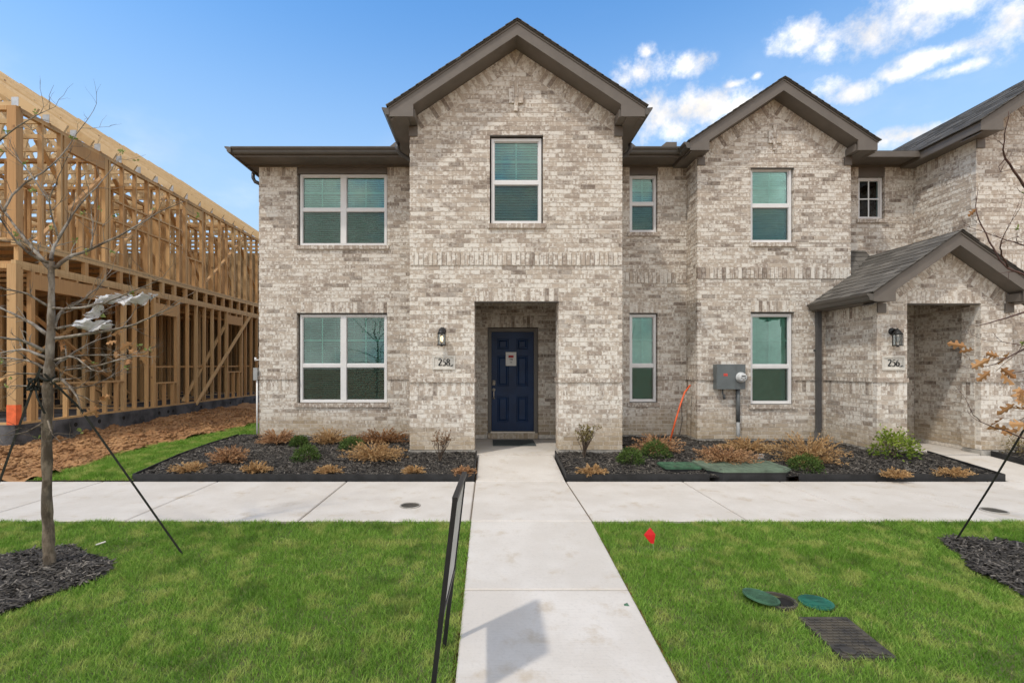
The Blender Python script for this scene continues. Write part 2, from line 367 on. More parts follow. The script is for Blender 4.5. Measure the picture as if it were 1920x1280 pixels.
b.add(vs, [(j*nx+i, j*nx+i+1, (j+1)*nx+i+1, (j+1)*nx+i) for j in range(len(ys)-1) for i in range(nx-1)])
kind(b.build('ground', 'dirt'), 'structure')
def strip_edge(y): return -6.4+(y-6.8)*.8/4.8               # dirt / grass boundary left of the house
kind(sheet('bare_dirt', -14, -4.9, 6.78, 22, .045, .03, 'dirt', .30, 3.6, keep=lambda c: c[:, 0] < strip_edge(c[:, 1])+.12), 'structure')
def clods(n):
    x = rng.uniform(-9.5, -5.5, n); y = rng.uniform(6.9, 15, n); k_ = (x < strip_edge(y)+.06); x, y = x[k_], y[k_]; n = len(x)
    z = gz(x, y)+.03+(fbm(x*3.6+50, y*3.6+50, 5)-.47)*.30; sz = rng.gamma(1.1, .010, n)+.005; sz = np.minimum(sz, .075)
    ico = np.array([(0, 0, 1), (.9, 0, .3), (.28, .85, .35), (-.72, .53, .25), (-.72, -.53, .4), (.28, -.85, .25), (0, 0, -.6)])
    F0 = np.array([(0, 1, 2), (0, 2, 3), (0, 3, 4), (0, 4, 5), (0, 5, 1), (6, 2, 1), (6, 3, 2), (6, 4, 3), (6, 5, 4), (6, 1, 5)])
    V = ico[None]*(1+rng.normal(0, .25, (n, 7, 1)))*sz[:, None, None]*np.array([1.2, 1.2, .8])+np.stack([x, y, z], 1)[:, None]
    F = F0[None]+7*np.arange(n)[:, None, None]
    return npmesh('dirt_clods', V.reshape(-1, 3), F.reshape(-1, 3), np.zeros(n*10), 'dirt')
tag(clods(26000), 'loose brown dirt clods between the framed house and grass strip', 'dirt')
WX0, WX1 = -.20, 1.07                                   # front walk
sheet('lawn', -9, WX0-.02, -1, YS0-.01, .25, -.02, 'lawn_soil'); sheet('lawn', WX1+.02, 9, -1, YS0-.01, .25, -.02, 'lawn_soil')
sheet('lawn', -6.7, -4.6, YS1+.003, 16, .1, .012, 'lawn_soil', keep=lambda c: (c[:, 0] > strip_edge(c[:, 1])-.1) & ((c[:, 0] < -4.98) | (c[:, 1] > 9.0)))
# concrete
def panel(name, x0, x1, y0, y1, parent, zf=gz1, th=.10, dz=0.):
    g = .0075; e = .010; x0 += g; x1 -= g; y0 += g; y1 -= g
    z = lambda x, y: zf(x, y)+dz
    b = MB(); lo = [(x0, y0), (x1, y0), (x1, y1), (x0, y1)]; hi = [(x0+e, y0+e), (x1-e, y0+e), (x1-e, y1-e), (x0+e, y1-e)]
    vs = [(x, y, z(x, y)-th) for x, y in lo]+[(x, y, z(x, y)-e) for x, y in lo]+[(x, y, z(x, y)) for x, y in hi]
    fs = [(4*r+i, 4*r+(i+1) % 4, 4*r+4+(i+1) % 4, 4*r+4+i) for r in range(2) for i in range(4)]+[(8, 9, 10, 11)]
    return b.add(vs, fs).build(name, 'concrete', parent)
def base_sheet(name, x0, x1, y0, y1):
    b = MB(); n = 2
    b.add([(x0, y0, gz1(x0, y0)-.012), (x1, y0, gz1(x1, y0)-.012), (x1, y1, gz1(x1, y1)-.012), (x0, y1, gz1(x0, y1)-.012)], [(0, 1, 2, 3)])
    return kind(b.build(name, 'joint_dirt'), 'structure')
sw = base_sheet('sidewalk', -14, 15, YS0+.004, YS1-.004)
cuts = [-13.4, -11.8, -10.2, -8.6, -7.0, -5.4, -3.8, -2.0, WX0]; cutsr = [WX1, 2.7, 4.05, 5.4, 6.95, 8.5, 10.1, 11.7, 13.3]
for a, c in list(zip(cuts, cuts[1:]))+list(zip(cutsr, cutsr[1:])): panel('concrete_panel', a, c, YS0, YS1, sw)
fw = base_sheet('front_walk', WX0+.01, WX1-.01, -1., YS0-.002)
for a, c in [(-.9, .9), (.9, 2.3), (2.3, 3.70), (3.70, YS0)]: panel('concrete_panel', WX0, WX1, a, c, fw)
panel('concrete_panel', WX0, WX1, YS0, YS1, fw); panel('concrete_panel', WX0, WX1, YS1, 8.06, fw)
nw = MB(); nw.box(7.32, 8.28, 6.79, 8.0, -.08, -.03); nw = kind(nw.build('neighbour_walk', 'joint_dirt'), 'structure')
panel('concrete_panel', 7.28, 8.32, YS1, 8.06, nw)

# ------------------------------------------------------------------ brick walls
Z0, CH, JT, BL = .215, .0750, .011, .258
TAUPE = [q for q in [random.random() for _ in range(2000)] if .55 < (q*13.7) % 1 < .86 and (q*7.31) % 1 < .40]
class Wall:
    def __init__(s, house, origin, udir, ndir, name='brick_wall'):
        s.h = house; s.o = origin; s.u = udir; s.n = ndir; s.name = name; s.bricks = []; s.back = MB()
    def P(s, u, z, d): return (s.o[0]+s.u[0]*u-s.n[0]*d, s.o[1]+s.u[1]*u-s.n[1]*d, z)
    def brick(s, q, proud=0., depth=.09, full=False, tone=None):
        j = random.uniform(-.0016, .0016)
        d0 = -proud+j; d1 = depth
        p = [s.P(q[0][0], q[0][1], d0), s.P(q[1][0], q[1][1], d0), s.P(q[1][0], q[1][1], d1), s.P(q[0][0], q[0][1], d1),
             s.P(q[3][0], q[3][1], d0), s.P(q[2][0], q[2][1], d0), s.P(q[2][0], q[2][1], d1), s.P(q[3][0], q[3][1], d1)]
        s.bricks.append((p, random.random() if tone is None else tone, full))
    def run(s, u0, u1, zb, zt, openings=(), soldiers=(), rowlocks=(), rake=None, backd=.18, seed=0):
        """rake: (uc, z of underside at uc, pitch)"""
        ex = [o[:4] for o in openings]+[o[:4] for o in soldiers]+[o[:4] for o in rowlocks]
        rk = .238
        if rake: uc, za, pt = rake; zl = za-rk*math.sqrt(1+pt*pt)
        def lim(z):
            if not rake: return u0, u1
            hw = max(0., (zl-z)/pt); return max(u0, uc-hw), min(u1, uc+hw)
        zmax = zl if rake else zt; k = 0
        while Z0+k*CH < zb-.001: k += 1
        k -= 1 if k > 0 and Z0+k*CH > zb+.02 else 0
        while Z0+k*CH < zmax-.012:
            ra, rb = max(zb, Z0+k*CH), min(zmax, Z0+(k+1)*CH)
            cutz = sorted({ra, rb}|{z for e in ex for z in (e[2], e[3]) if ra+.012 < z < rb-.012})
            off = (BL/2 if k % 2 else 0)+.013*math.sin(k*2.3)+seed
            for za_, zb_ in zip(cutz, cutz[1:]):
                zm = (za_+zb_)/2; A = [(lim(za_+JT/2)[0], lim(za_+JT/2)[1])]; iv = [(min(lim(za_)[0], lim(zb_)[0]), max(lim(za_)[1], lim(zb_)[1]))]
                for e in ex:
                    if e[2] < zm < e[3]:
                        nv = []
                        for a_, b_ in iv:
                            if e[1] <= a_ or e[0] >= b_: nv.append((a_, b_)); continue
                            if e[0] > a_: nv.append((a_, e[0]))
                            if e[1] < b_: nv.append((e[1], b_))
                        iv = nv
                lb, lt = lim(za_+JT/2), lim(zb_-JT/2)
                for a_, b_ in iv:
                    if b_-a_ < .02: continue
                    i0 = math.floor((a_-u0-off)/BL); x = u0+off+i0*BL
                    while x < b_:
                        c0, c1 = max(x, a_), min(x+BL, b_)
                        l = c0+(JT/2 if c0 > a_+1e-6 or c0 > u0+1e-6 else 0); r = c1-(JT/2 if c1 < u1-1e-6 else 0)
                        x += BL
                        if r-l < .018: continue
                        qb0, qb1, qt0, qt1 = max(l, lb[0]), min(r, lb[1]), max(l, lt[0]), min(r, lt[1])
                        if qb1-qb0 < .015: continue
                        if qt1 < qt0: qt0 = qt1 = min(max(qt0, qb0), qb1)
                        zz0, zz1 = za_+JT/2, zb_-JT/2
                        if zz1-zz0 < .008: continue
                        s.brick([(qb0, zz0), (qb1, zz0), (qt1, zz1), (qt0, zz1)], full=(r-l > .2 and zz1-zz0 > .06 and qt1-qt0 > .2))
            k += 1
        for o in soldiers:
            n = max(1, round((o[1]-o[0])/.0775)); wd = (o[1]-o[0])/n
            for i in range(n):
                a_ = o[0]+i*wd; s.brick([(a_+JT/2, o[2]+JT/2), (a_+wd-JT/2, o[2]+JT/2), (a_+wd-JT/2, o[3]-JT/2), (a_+JT/2, o[3]-JT/2)], proud=o[4] if len(o) > 4 else 0)
        for o in rowlocks:
            n = max(1, round((o[1]-o[0])/.102)); wd = (o[1]-o[0])/n
            for i in range(n):
                a_ = o[0]+i*wd; s.brick([(a_+.004, o[2]+.004), (a_+wd-.004, o[2]+.004), (a_+wd-.004, o[3]-.004), (a_+.004, o[3]-.004)], proud=o[4] if len(o) > 4 else .02, tone=random.choice(TAUPE))
            s.back.prism([(o[0]+.016, o[2]+.008), (o[1]-.016, o[2]+.008), (o[1]-.016, o[3]-.008), (o[0]+.016, o[3]-.008)], s.P, -(o[4] if len(o) > 4 else .02)+.006, .05)
        if rake:
            c_ = 1/math.sqrt(1+pt*pt); s_ = pt*c_
            for sg in (1, -1):
                L = (uc-u0 if sg == 1 else u1-uc)/c_; n = round(L/.0775); wd = L/n
                for i in range(n):
                    q = []
                    for tt, dn in ((i*wd+JT/2, rk-JT/2), ((i+1)*wd-JT/2, rk-JT/2), ((i+1)*wd-JT/2, 0), (i*wd+JT/2, 0)):
                        xx = -L*c_+tt*c_+dn*s_; zz = za-L*s_+tt*s_-dn*c_
                        xx = min(xx, -.004)
                        q.append((uc+sg*xx, zz))
                    q = [(min(max(x_, u0), u1), z_) for x_, z_ in q]
                    if sg == -1: q = [q[1], q[0], q[3], q[2]]
                    s.brick(q)
        # mortar backing
        e = .006; top = (za-pt*max(uc-u0, u1-uc)) if rake else zt
        opn = [(o[0]-e, o[1]+e, o[2]-e, o[3]+e) for o in openings]
        zs = sorted({zb, top}|{min(max(z, zb), top) for o in opn for z in (o[2], o[3])})
        for a_, b_ in zip(zs, zs[1:]):
            zm = (a_+b_)/2; iv = [(u0+e, u1-e)]
            for o in opn:
                if o[2] < zm < o[3]:
                    nv = []
                    for p_, q_ in iv:
                        if o[1] <= p_ or o[0] >= q_: nv.append((p_, q_)); continue
                        if o[0] > p_: nv.append((p_, o[0]))
                        if o[1] < q_: nv.append((o[1], q_))
                    iv = nv
            for p_, q_ in iv: s.back.prism([(p_, a_), (q_, a_), (q_, b_), (p_, b_)], s.P, .0052, backd)
        if rake: s.back.prism([(u0+e, top), (u1-e, top), (u1-e, za-pt*(u1-uc)), (uc, za), (u0+e, za-pt*(uc-u0))], s.P, .0052, backd)
        return s
    def finish(s, nind=0):
        w_ = s.back.build(s.name, 'mortar', s.h)
        cv = Vector((.3, 0, CZ)); full = [i for i, b_ in enumerate(s.bricks) if b_[2]]
        full.sort(key=lambda i: (Vector(s.bricks[i][0][0])-cv).length); ind = set(full[:nind])
        rest = MB()
        for i, (p, tn, _) in enumerate(s.bricks):
            if i in ind: MB().hexa(p, tn).build('brick', 'brick', w_)
            else: rest.hexa(p, tn)
        if rest.v: kind(rest.build('brick_courses', 'brick', w_), 'stuff')
        return w_

K = lambda k: Z0+k*CH
YB, YW, YR, YF = 8.08, 9.83, 9.31, 8.56
house = thing('townhouse', 'brick townhouse numbered 258 with navy door and tall central gable', 'house', (.4, 9, 0))
nhouse = thing('townhouse', 'brick townhouse numbered 256 with small gabled porch, at the right', 'house', (7.4, 9.3, 0))
BELT = (K(15), K(16)); SOL = (K(12), K(15))
EAVE_T, UND = 5.75, .214

# ------------------------------------------------------------------ window / roof builders
def window(h, y, x0, x1, z0, z1, rail=None, mull=None, tilt=18, cols=2, rows=2, blind_y=.125, ext=False):
    f = MB(); bw = .045; ya, yb = y+.055, y+.135
    f.box(x0, x1, ya, yb, z0, z0+bw); f.box(x0, x1, ya, yb, z1-bw, z1)
    f.box(x0, x0+bw, ya, yb, z0+bw, z1-bw); f.box(x1-bw, x1, ya, yb, z0+bw, z1-bw)
    cs = [(x0+bw, x1-bw)]
    if mull: f.box(mull-.055, mull+.055, ya-.004, yb, z0+bw, z1-bw); cs = [(x0+bw, mull-.055), (mull+.055, x1-bw)]
    rws = [(z0+bw, z1-bw)]
    if rail:
        for a, c in cs: f.box(a, c, ya+.006, yb-.01, rail-.035, rail+.03)
        rws = [(z0+bw, rail-.035), (rail+.03, z1-bw)]
    for a, c in cs:                                          # thin sash lip
        for lo, hi in rws:
            t_ = .014
            f.box(a, a+t_, ya+.02, yb-.02, lo, hi); f.box(c-t_, c, ya+.02, yb-.02, lo, hi); f.box(a+t_, c-t_, ya+.02, yb-.02, lo, lo+t_); f.box(a+t_, c-t_, ya+.02, yb-.02, hi-t_, hi)
    o = f.build('window', 'white_vinyl', h)
    for a, c in cs:
        for ri, (lo, hi) in enumerate(rws):
            upper = (ri == len(rws)-1)
            MB().box(a+.004, c-.004, ya+.040, ya+.046, lo+.004, hi-.004).build('pane', 'glass', o)
            if upper:
                m = MB(); mw = .0125; yo_ = -.024 if ext else 0
                for i in range(1, cols): xx = a+(c-a)*i/cols; m.box(xx-mw, xx+mw, ya+.050+yo_, ya+.058+yo_, lo, hi)
                for i in range(1, rows): zz = lo+(hi-lo)*i/rows; m.box(a, c, ya+.0512+yo_, ya+.0568+yo_, zz-mw, zz+mw)
                m.build('muntin', 'muntin_vinyl', o)
            elif rail: MB().box(a+.01, c-.01, ya+.012, ya+.014, lo+.01, hi-.01).build('screen', 'insect_screen', o)
        bl = MB(); z = z1-.06; ta = math.radians(tilt); hd = .025; yy = y+blind_y+.04
        bl.box(a+.003, c-.003, yy-.03, yy+.03, z-.012, z+.03)
        while z > z0+.08:
            z -= .044; zz = z+random.uniform(-.002, .002); dy, dz_ = hd*math.cos(ta), hd*math.sin(ta)
            bl.hexa([(a+.004, yy-dy, zz-dz_), (c-.004, yy-dy, zz-dz_), (c-.004, yy+dy, zz+dz_), (a+.004, yy+dy, zz+dz_),
                     (a+.004, yy-dy, zz-dz_+.003), (c-.004, yy-dy, zz-dz_+.003), (c-.004, yy+dy, zz+dz_+.003), (a+.004, yy+dy, zz+dz_+.003)])
        for fx in (.18, .82):
            xx = a+(c-a)*fx; bl.box(xx-.002, xx+.002, yy-.027, yy-.026, z0+.07, z1-.06)
        kind(bl.build('blind', 'blind_slat', o), 'stuff')
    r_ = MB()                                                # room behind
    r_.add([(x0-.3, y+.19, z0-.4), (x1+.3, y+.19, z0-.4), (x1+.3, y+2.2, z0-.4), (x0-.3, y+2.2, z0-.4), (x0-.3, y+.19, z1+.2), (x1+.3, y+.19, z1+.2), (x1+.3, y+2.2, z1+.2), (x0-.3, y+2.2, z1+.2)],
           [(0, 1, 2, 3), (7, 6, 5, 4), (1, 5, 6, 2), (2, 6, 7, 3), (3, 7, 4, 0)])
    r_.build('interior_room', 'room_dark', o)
    return o
def shingles(parent, O, a, u, la, lu, keep=None, single=False, expo=.143):
    O = Vector(O); a = Vector(a).normalized(); u = Vector(u).normalized(); n = a.cross(u).normalized()
    if n.z < 0: n = -n
    nr = math.ceil(lu/expo); rest = MB(); cnt = 0
    for r in range(nr):
        s0 = r*expo-.012; s1 = min(lu, (r+1)*expo+.03); x = -random.uniform(0, .25)
        while x < la:
            wd = random.uniform(.20, .36); x0, x1 = max(0, x), min(la, x+wd-.004); x += wd
            if x1-x0 < .02: continue
            cpt = O+a*((x0+x1)/2)+u*(s0+.07)
            if keep and not keep(cpt): continue
            th = .010+random.choice((0, .005)); p = []
            for hh in (0, 1):
                for xx, ss in ((x0, s0), (x1, s0), (x1, s1), (x0, s1)):
                    p.append(O+a*xx+u*ss+n*((th if ss == s0 else .003)*hh+(.0 if ss == s0 else .0)-.002*(1-hh)))
            tn = random.choice((.1, .3, .45, .6, .9))+random.uniform(-.08, .08)
            if single and cnt < 300: MB().hexa(p, tn).build('shingle', 'shingle', parent); cnt += 1
            else: rest.hexa(p, tn)
    if rest.v: kind(rest.build('shingle_courses', 'shingle', parent), 'stuff')
GUT = [(0, 0), (.055, 0), (.075, .03), (.075, .05), (.115, .09), (.118, .115), (.105, .115), (0, .105)]
def gutter(h, p0, p1, nrm, name='gutter'):
    """p0,p1: back bottom edge; nrm: outward 2D"""
    b = MB(); p0 = Vector(p0); p1 = Vector(p1); n = Vector((*nrm, 0)); L = (p1-p0)
    b.prism(GUT, lambda u, v, d: p0+L*d+n*u+Vector((0, 0, v)), 0, 1); return b.build(name, 'gutter_paint', h)
def gable(h, xL, xR, yw, yback, zt, zbox, pitch, ohs, ohf, boxw=.385, gutL=None, gutR=None, single=False, keepL=None, keepR=None, nosoff=False):
    xl, xr = xL-ohs, xR+ohs; xc = (xl+xr)/2; hw = xc-xl; za = zt+hw*pitch; yf = yw-ohf
    roof = MB()
    for sg in (-1, 1):
        xe = xc+sg*(hw+.015); ze = zt-.015*pitch
        A, B = (xe, ze), (xc, za)
        roof.prism([(A[0], A[1]+.004), (B[0], B[1]+.004), (B[0], B[1]+.026), (A[0], A[1]+.026)], lambda u, v, d: (u, d, v), yf-.03, yback)
    ro = roof.build('roof', 'shingle', h)
    c_ = 1/math.sqrt(1+pitch*pitch)
    for sg, kp in ((-1, keepL), (1, keepR)):
        shingles(ro, (xc+sg*(hw+.03), yf-.045, zt-.03*pitch+.03), (0, 1, 0), (-sg*c_, 0, pitch*c_), yback-yf+.045, (hw+.03)/c_, keep=kp, single=single)
    # rake boards with boxed ends
    for sg in (-1, 1):
        q = lambda x, z: (xc+sg*x, z)
        poly = [q(-hw, zt), q(-hw, zbox), q(-hw+boxw, zbox), q(-hw+boxw, zt+boxw*pitch-UND), q(0, za-UND), q(0, za)]
        if sg == -1: pass
        b = MB(); b.prism(poly, lambda u, v, d: (u, d, v), yf, yf+.028); b.build('rake_board', 'trim_paint', h)
        # drip edge / sub trim
        b = MB(); b.prism([q(-hw-.01, zt+.0), q(-hw-.01, zt-.03), q(0, za-.03), q(0, za)], lambda u, v, d: (u, d, v), yf-.012, yf-.001); b.build('rake_trim', 'trim_paint', h)
        # sloped soffit
        b = MB(); b.prism([q(-hw+.02, zt+.02*pitch-UND-.012+.02), q(-hw+.02, zt+.02*pitch-UND+.02), q(0, za-UND+.02), q(0, za-UND+.008)], lambda u, v, d: (u, d, v), yf+.03, yw+.03); b.build('rake_soffit', 'trim_paint', h)
        # boxed eave: soffit, fascia, end return on the wall
        b = MB(); xa, xb = sorted((xc-sg*hw, xc-sg*(hw-ohs-.02))); b.box(xa, xb, yf+.03, yback, zbox, zbox+.012); b.build('eave_soffit', 'trim_paint', h)
        b = MB(); xa, xb = sorted((xc-sg*hw, xc-sg*(hw-.022))); b.box(xa, xb, yf+.03, yback, zbox+.013, zt-.002); b.build('eave_fascia', 'trim_paint', h)
        xi = hw-ohs                                   # wall edge
        b = MB(); xa, xb = sorted((xc-sg*(xi+.004), xc-sg*(xi-boxw+ohs-.02))); b.box(xa, xb, yf+.05, yw-.004, zbox-.0+.013, zbox+.14); b.build('return_box', 'trim_paint', h)
        b = MB(); xa, xb = sorted((xc-sg*(xi+.005), xc-sg*(xi-.135))); b.box(xa, xb, yw-.028, yw-.003, zbox-.16, zbox-.002); b.build('frieze_block', 'trim_paint', h)
    if gutL: gutter(h, (xl, yf-.01, zt-.125), (xl, gutL, zt-.125), (-1, 0))
    if gutR: gutter(h, (xr, yf-.01, zt-.125), (xr, gutR, zt-.125), (1, 0))
    return xc, za-UND
def sillrow(x0, x1, z): return (x0-.045, x1+.045, z-.085, z, .035)
def lintel(h, x0, x1, y, z):
    MB().box(x0-.05, x1+.05, y+.004, y+.10, z-.012, z-.002).build('steel_lintel', 'gutter_paint', h)

# ------------------------------------------------------------------ house 258
BX0, BX1 = -1.336, 2.217
PITCH = .667
# gable roof of the bay
cx, zu = gable(house, BX0, BX1, YB, 12.7, EAVE_T, 5.60, PITCH, .27, .35, gutL=9.3, gutR=9.3)
ex0, ex1 = -.25, 1.15
wl = Wall(house, (0, YB), (1, 0), (0, -1))
w_up = (.01, .89, 3.99, K(70))
cross = [(cx-.115, cx-.030, 5.99, 6.22), (cx+.030, cx+.115, 5.99, 6.22)]
wl.run(BX0, BX1, Z0, 9, openings=[(ex0, ex1, -1, K(33)), w_up], soldiers=[(ex0-.0, ex1+.0, K(33), K(36)), (BX0, BX1, K(41), K(44), .014), (BX0, ex0, *SOL), (ex1, BX1, *SOL)],
       rowlocks=[(BX0-.012, ex0+.012, *BELT, .022), (ex1-.012, BX1+.012, *BELT, .022), sillrow(*w_up[:3])], rake=(cx, zu, PITCH))
for q in (((cx-.117, 5.99), (cx-.034, 5.99), (cx-.034, 6.225), (cx-.117, 6.225)), ((cx+.034, 5.99), (cx+.117, 5.99), (cx+.117, 6.225), (cx+.034, 6.225)),
          ((cx-.029, 5.86), (cx+.029, 5.86), (cx+.029, 6.09), (cx-.029, 6.09)), ((cx-.029, 6.10), (cx+.029, 6.10), (cx+.029, 6.37), (cx-.029, 6.37))): wl.brick(q, proud=.035)
wl.finish(300)
window(house, YB, .03, .87, 4.0, K(70)-.03, rail=4.70, tilt=54)
lintel(house, .01, .89, YB, K(70)); lintel(house, ex0, ex1, YB, K(33))
def side(h, x, y0, y1, zt, nrm, zb=Z0, belt=True, top_s=False, op=()):
    s_ = Wall(h, (x, 0), (0, 1), (nrm, 0)); so = [(y0, y1, *SOL)] if belt else []; ro = [(y0, y1, *BELT, .022)] if belt else []
    if top_s: so.append((y0, y1, zt-.228, zt))
    s_.run(y0, y1, zb, zt, soldiers=so, rowlocks=ro, openings=op, seed=.09); return s_.finish()
side(house, BX0, YB+.1, YW, 5.62, -1); side(house, BX1, YB+.1, YW, 5.62, 1)
# entry: pier returns, side walls, ceiling, back wall with door
for x_, n_ in ((ex0, 1), (ex1, -1)): side(house, x_, YB+.1, YB+.34, K(33), n_)
for x_, n_ in ((BX0+.2, 1), (BX1-.2, -1)): side(house, x_, YB+.35, YW, 2.97, n_, zb=.14, belt=False)
MB().box(BX0+.1, BX1-.1, YB+.1, YW+.1, 2.95, 3.0).build('porch_ceiling', 'trim_paint', house)
wl = Wall(house, (0, YW), (1, 0), (0, -1))
dr = (-.035, .985, .145, 2.395)
wl.run(BX0+.2, BX1-.2, .142, 2.97, openings=[dr], soldiers=[(dr[0]-.0, dr[1]+.0, 2.395, 2.64)], seed=.05)
n = 10
for i in range(n): a_ = dr[0]+i*(1.02/n); wl.brick([(a_+.004, .147), (a_+.098, .147), (a_+.098, .255), (a_+.004, .255)], proud=.03)
wl.finish()
MB().box(dr[0]+.004, dr[1]-.004, YW-.02, YW+.1, .146, .25).build('threshold_mortar', 'mortar', house)
f = MB()
for a_, c_ in ((dr[0]+.003, .035), (.905, dr[1]-.003)): f.box(a_, c_, YW+.03, YW+.14, .258, 2.385)
f.box(.035, .905, YW+.03, YW+.14, 2.315, 2.385); f.box(dr[0]+.003, dr[0]+.035, YW+.012, YW+.03, .258, 2.385); f.box(dr[1]-.035, dr[1]-.003, YW+.012, YW+.03, .258, 2.385); f.box(dr[0]+.035, dr[1]-.035, YW+.012, YW+.03, 2.353, 2.385)
f.build('door_frame', 'door_frame_paint', house)
MB().box(.02, .92, YW-.01, YW+.13, .258, .285).build('door_sill', 'nickel', house)
d = MB(); d.box(.039, .901, YW+.075, YW+.11, .29, 2.311)
yd = YW+.058
door = d.build('door', 'door_navy', house)
st = MB(); pans = []
xs_ = [(.158, .388), (.552, .782)]; zs_ = [(.475, .995), (1.205, 1.825), (1.955, 2.17)]
def rect_minus(x0, x1, z0, z1): st.box(x0, x1, yd, YW+.0752, z0, z1)
cols_ = [.039]+[v for x_ in xs_ for v in x_]+[.901]; rows_ = [.29]+[v for z_ in zs_ for v in z_]+[2.311]
for i in range(0, 6, 2): rect_minus(cols_[i], cols_[i+1], .29, 2.311)
for i in range(1, 5, 2):
    for j in range(0, 8, 2): rect_minus(cols_[i], cols_[i+1], rows_[j], rows_[j+1])
st.build('stile', 'door_navy', door)
for x0, x1 in xs_:
    for z0, z1 in zs_:
        p = MB(); g1, g2 = .012, .055; yo = YW+.0745
        r = lambda g, y: [(x0+g, y, z0+g), (x1-g, y, z0+g), (x1-g, y, z1-g), (x0+g, y, z1-g)]
        p.add(r(0, yd)+r(g1, yo)+r(g1+.014, yo)+r(g2, yd+.0005), [(4*k_+i, 4*k_+(i+1) % 4, 4*k_+4+(i+1) % 4, 4*k_+4+i) for k_ in range(3) for i in range(4)]+[(12, 13, 14, 15)])
        p.build('door_panel', 'door_navy', door)
hd_ = MB(); hx = .085; yh = yd
hd_.prism([(hx-.032, 1.22), (hx+.032, 1.22), (hx+.032, 1.31), (hx+.02, 1.33), (hx-.02, 1.33), (hx-.032, 1.31)], lambda u, v, d: (u, d, v), yh-.02, yh); hd_.tube([(hx, yh-.02, 1.275), (hx, yh-.03, 1.275)], .02, 12)
hd_.tube([(hx, yh, 1.13), (hx, yh-.016, 1.13)], [.036, .034], 14)
hd_.tube([(hx, yh-.012, 1.135), (hx, yh-.05, 1.12), (hx, yh-.055, 1.06), (hx, yh-.05, .99), (hx, yh-.012, .965)], [.011, .010, .012, .011, .010], 8)
hd_.tube([(hx, yh, .965), (hx, yh-.014, .965)], [.024, .022], 12); hd_.build('door_handle', 'nickel', door, True)
no = MB(); no.box(.33, .545, yd-.004, yd-.001, 1.62, 1.90); no = tag(no.build('notice', 'paper'), 'white paper notice with red block stuck on the navy door', 'notice')
MB().box(.385, .49, yd-.0056, yd-.0044, 1.785, 1.835).build('printed_block', 'print_red', no)
pr = MB()
for z_, a_, c_ in ((1.76, .40, .475), (1.745, .41, .44), (1.70, .415, .46), (1.685, .425, .455)): pr.box(a_, c_, yd-.0056, yd-.0044, z_-.004, z_+.003)
pr.box(.445, .47, yd-.0056, yd-.0044, 1.735, 1.765); pr.box(.345, .36, yd-.0056, yd-.0044, 1.64, 1.652); pr.build('printed_text', 'print_grey', no)
# porch slab
b = MB(); b.box(BX0+.12, BX1-.12, YB+.0, YW-.02, -.05, .14); ps = b.build('porch_slab', 'concrete', house)
b = MB(); b.box(ex0+.03, ex1-.03, YB-.03, YB+.002, -.05, .1385); b.build('porch_slab_edge', 'concrete', house)
# left wing
wl = Wall(house, (0, YW), (1, 0), (0, -1)); WXL = -4.69
wu = (-3.915, -2.085, 4.065, 5.55); wlow = (-3.915, -2.085, .865, K(33))
wl.run(WXL, BX0, Z0, 5.70, openings=[(wu[0], wu[1], wu[2], 5.72), wlow], soldiers=[(WXL, wu[0], 5.47, 5.70), (wu[1], BX0, 5.47, 5.70), (wlow[0], wlow[1], K(33), K(36)), (WXL, wlow[0], *SOL), (wlow[1], BX0, *SOL)],
       rowlocks=[(WXL-.012, wlow[0], *BELT, .022), (wlow[1], BX0, *BELT, .022), sillrow(*wu[:3]), sillrow(*wlow[:3])], seed=.03)
wl.finish()
window(house, YW, -3.87, -2.10, 4.07, 5.525, rail=4.81, mull=-2.985, tilt=52); window(house, YW, -3.87, -2.10, .875, 2.665, rail=1.627, mull=-2.985, tilt=24)
MB().box(wu[0]+.004, wu[1]-.004, YW+.012, YW+.05, 5.53, 5.70).build('header_panel', 'trim_paint', house); lintel(house, wlow[0], wlow[1], YW, K(33))
side(house, WXL, YW+.1, 20, 5.70, -1)
# recessed wall right of the bay
wl = Wall(house, (0, YW), (1, 0), (0, -1)); ru = (2.85, 3.41, 4.33, 5.52); rl = (2.85, 3.41, .875, K(33))
wl.run(BX1, 4.09, Z0, 5.70, openings=[(ru[0], ru[1], ru[2], 5.72), rl], soldiers=[(BX1, ru[0], 5.47, 5.70), (ru[1], 4.0, 5.47, 5.70), (rl[0], rl[1], K(33), K(36)), (BX1, rl[0], *SOL), (rl[1], 4.0, *SOL), (BX1, 4.0, K(41), K(44), .012)],
       rowlocks=[(BX1, rl[0], *BELT, .022), (rl[1], 4.0, *BELT, .022), sillrow(*ru[:3]), sillrow(*rl[:3])], seed=.11)
wl.finish()
window(house, YW, 2.862, 3.40, 4.34, 5.50, rail=4.93, tilt=62); window(house, YW, 2.862, 3.40, .885, 2.67, rail=1.627, tilt=62)
MB().box(ru[0]+.004, ru[1]-.004, YW+.012, YW+.05, 5.505, 5.70).build('header_panel', 'trim_paint', house); lintel(house, rl[0], rl[1], YW, K(33))
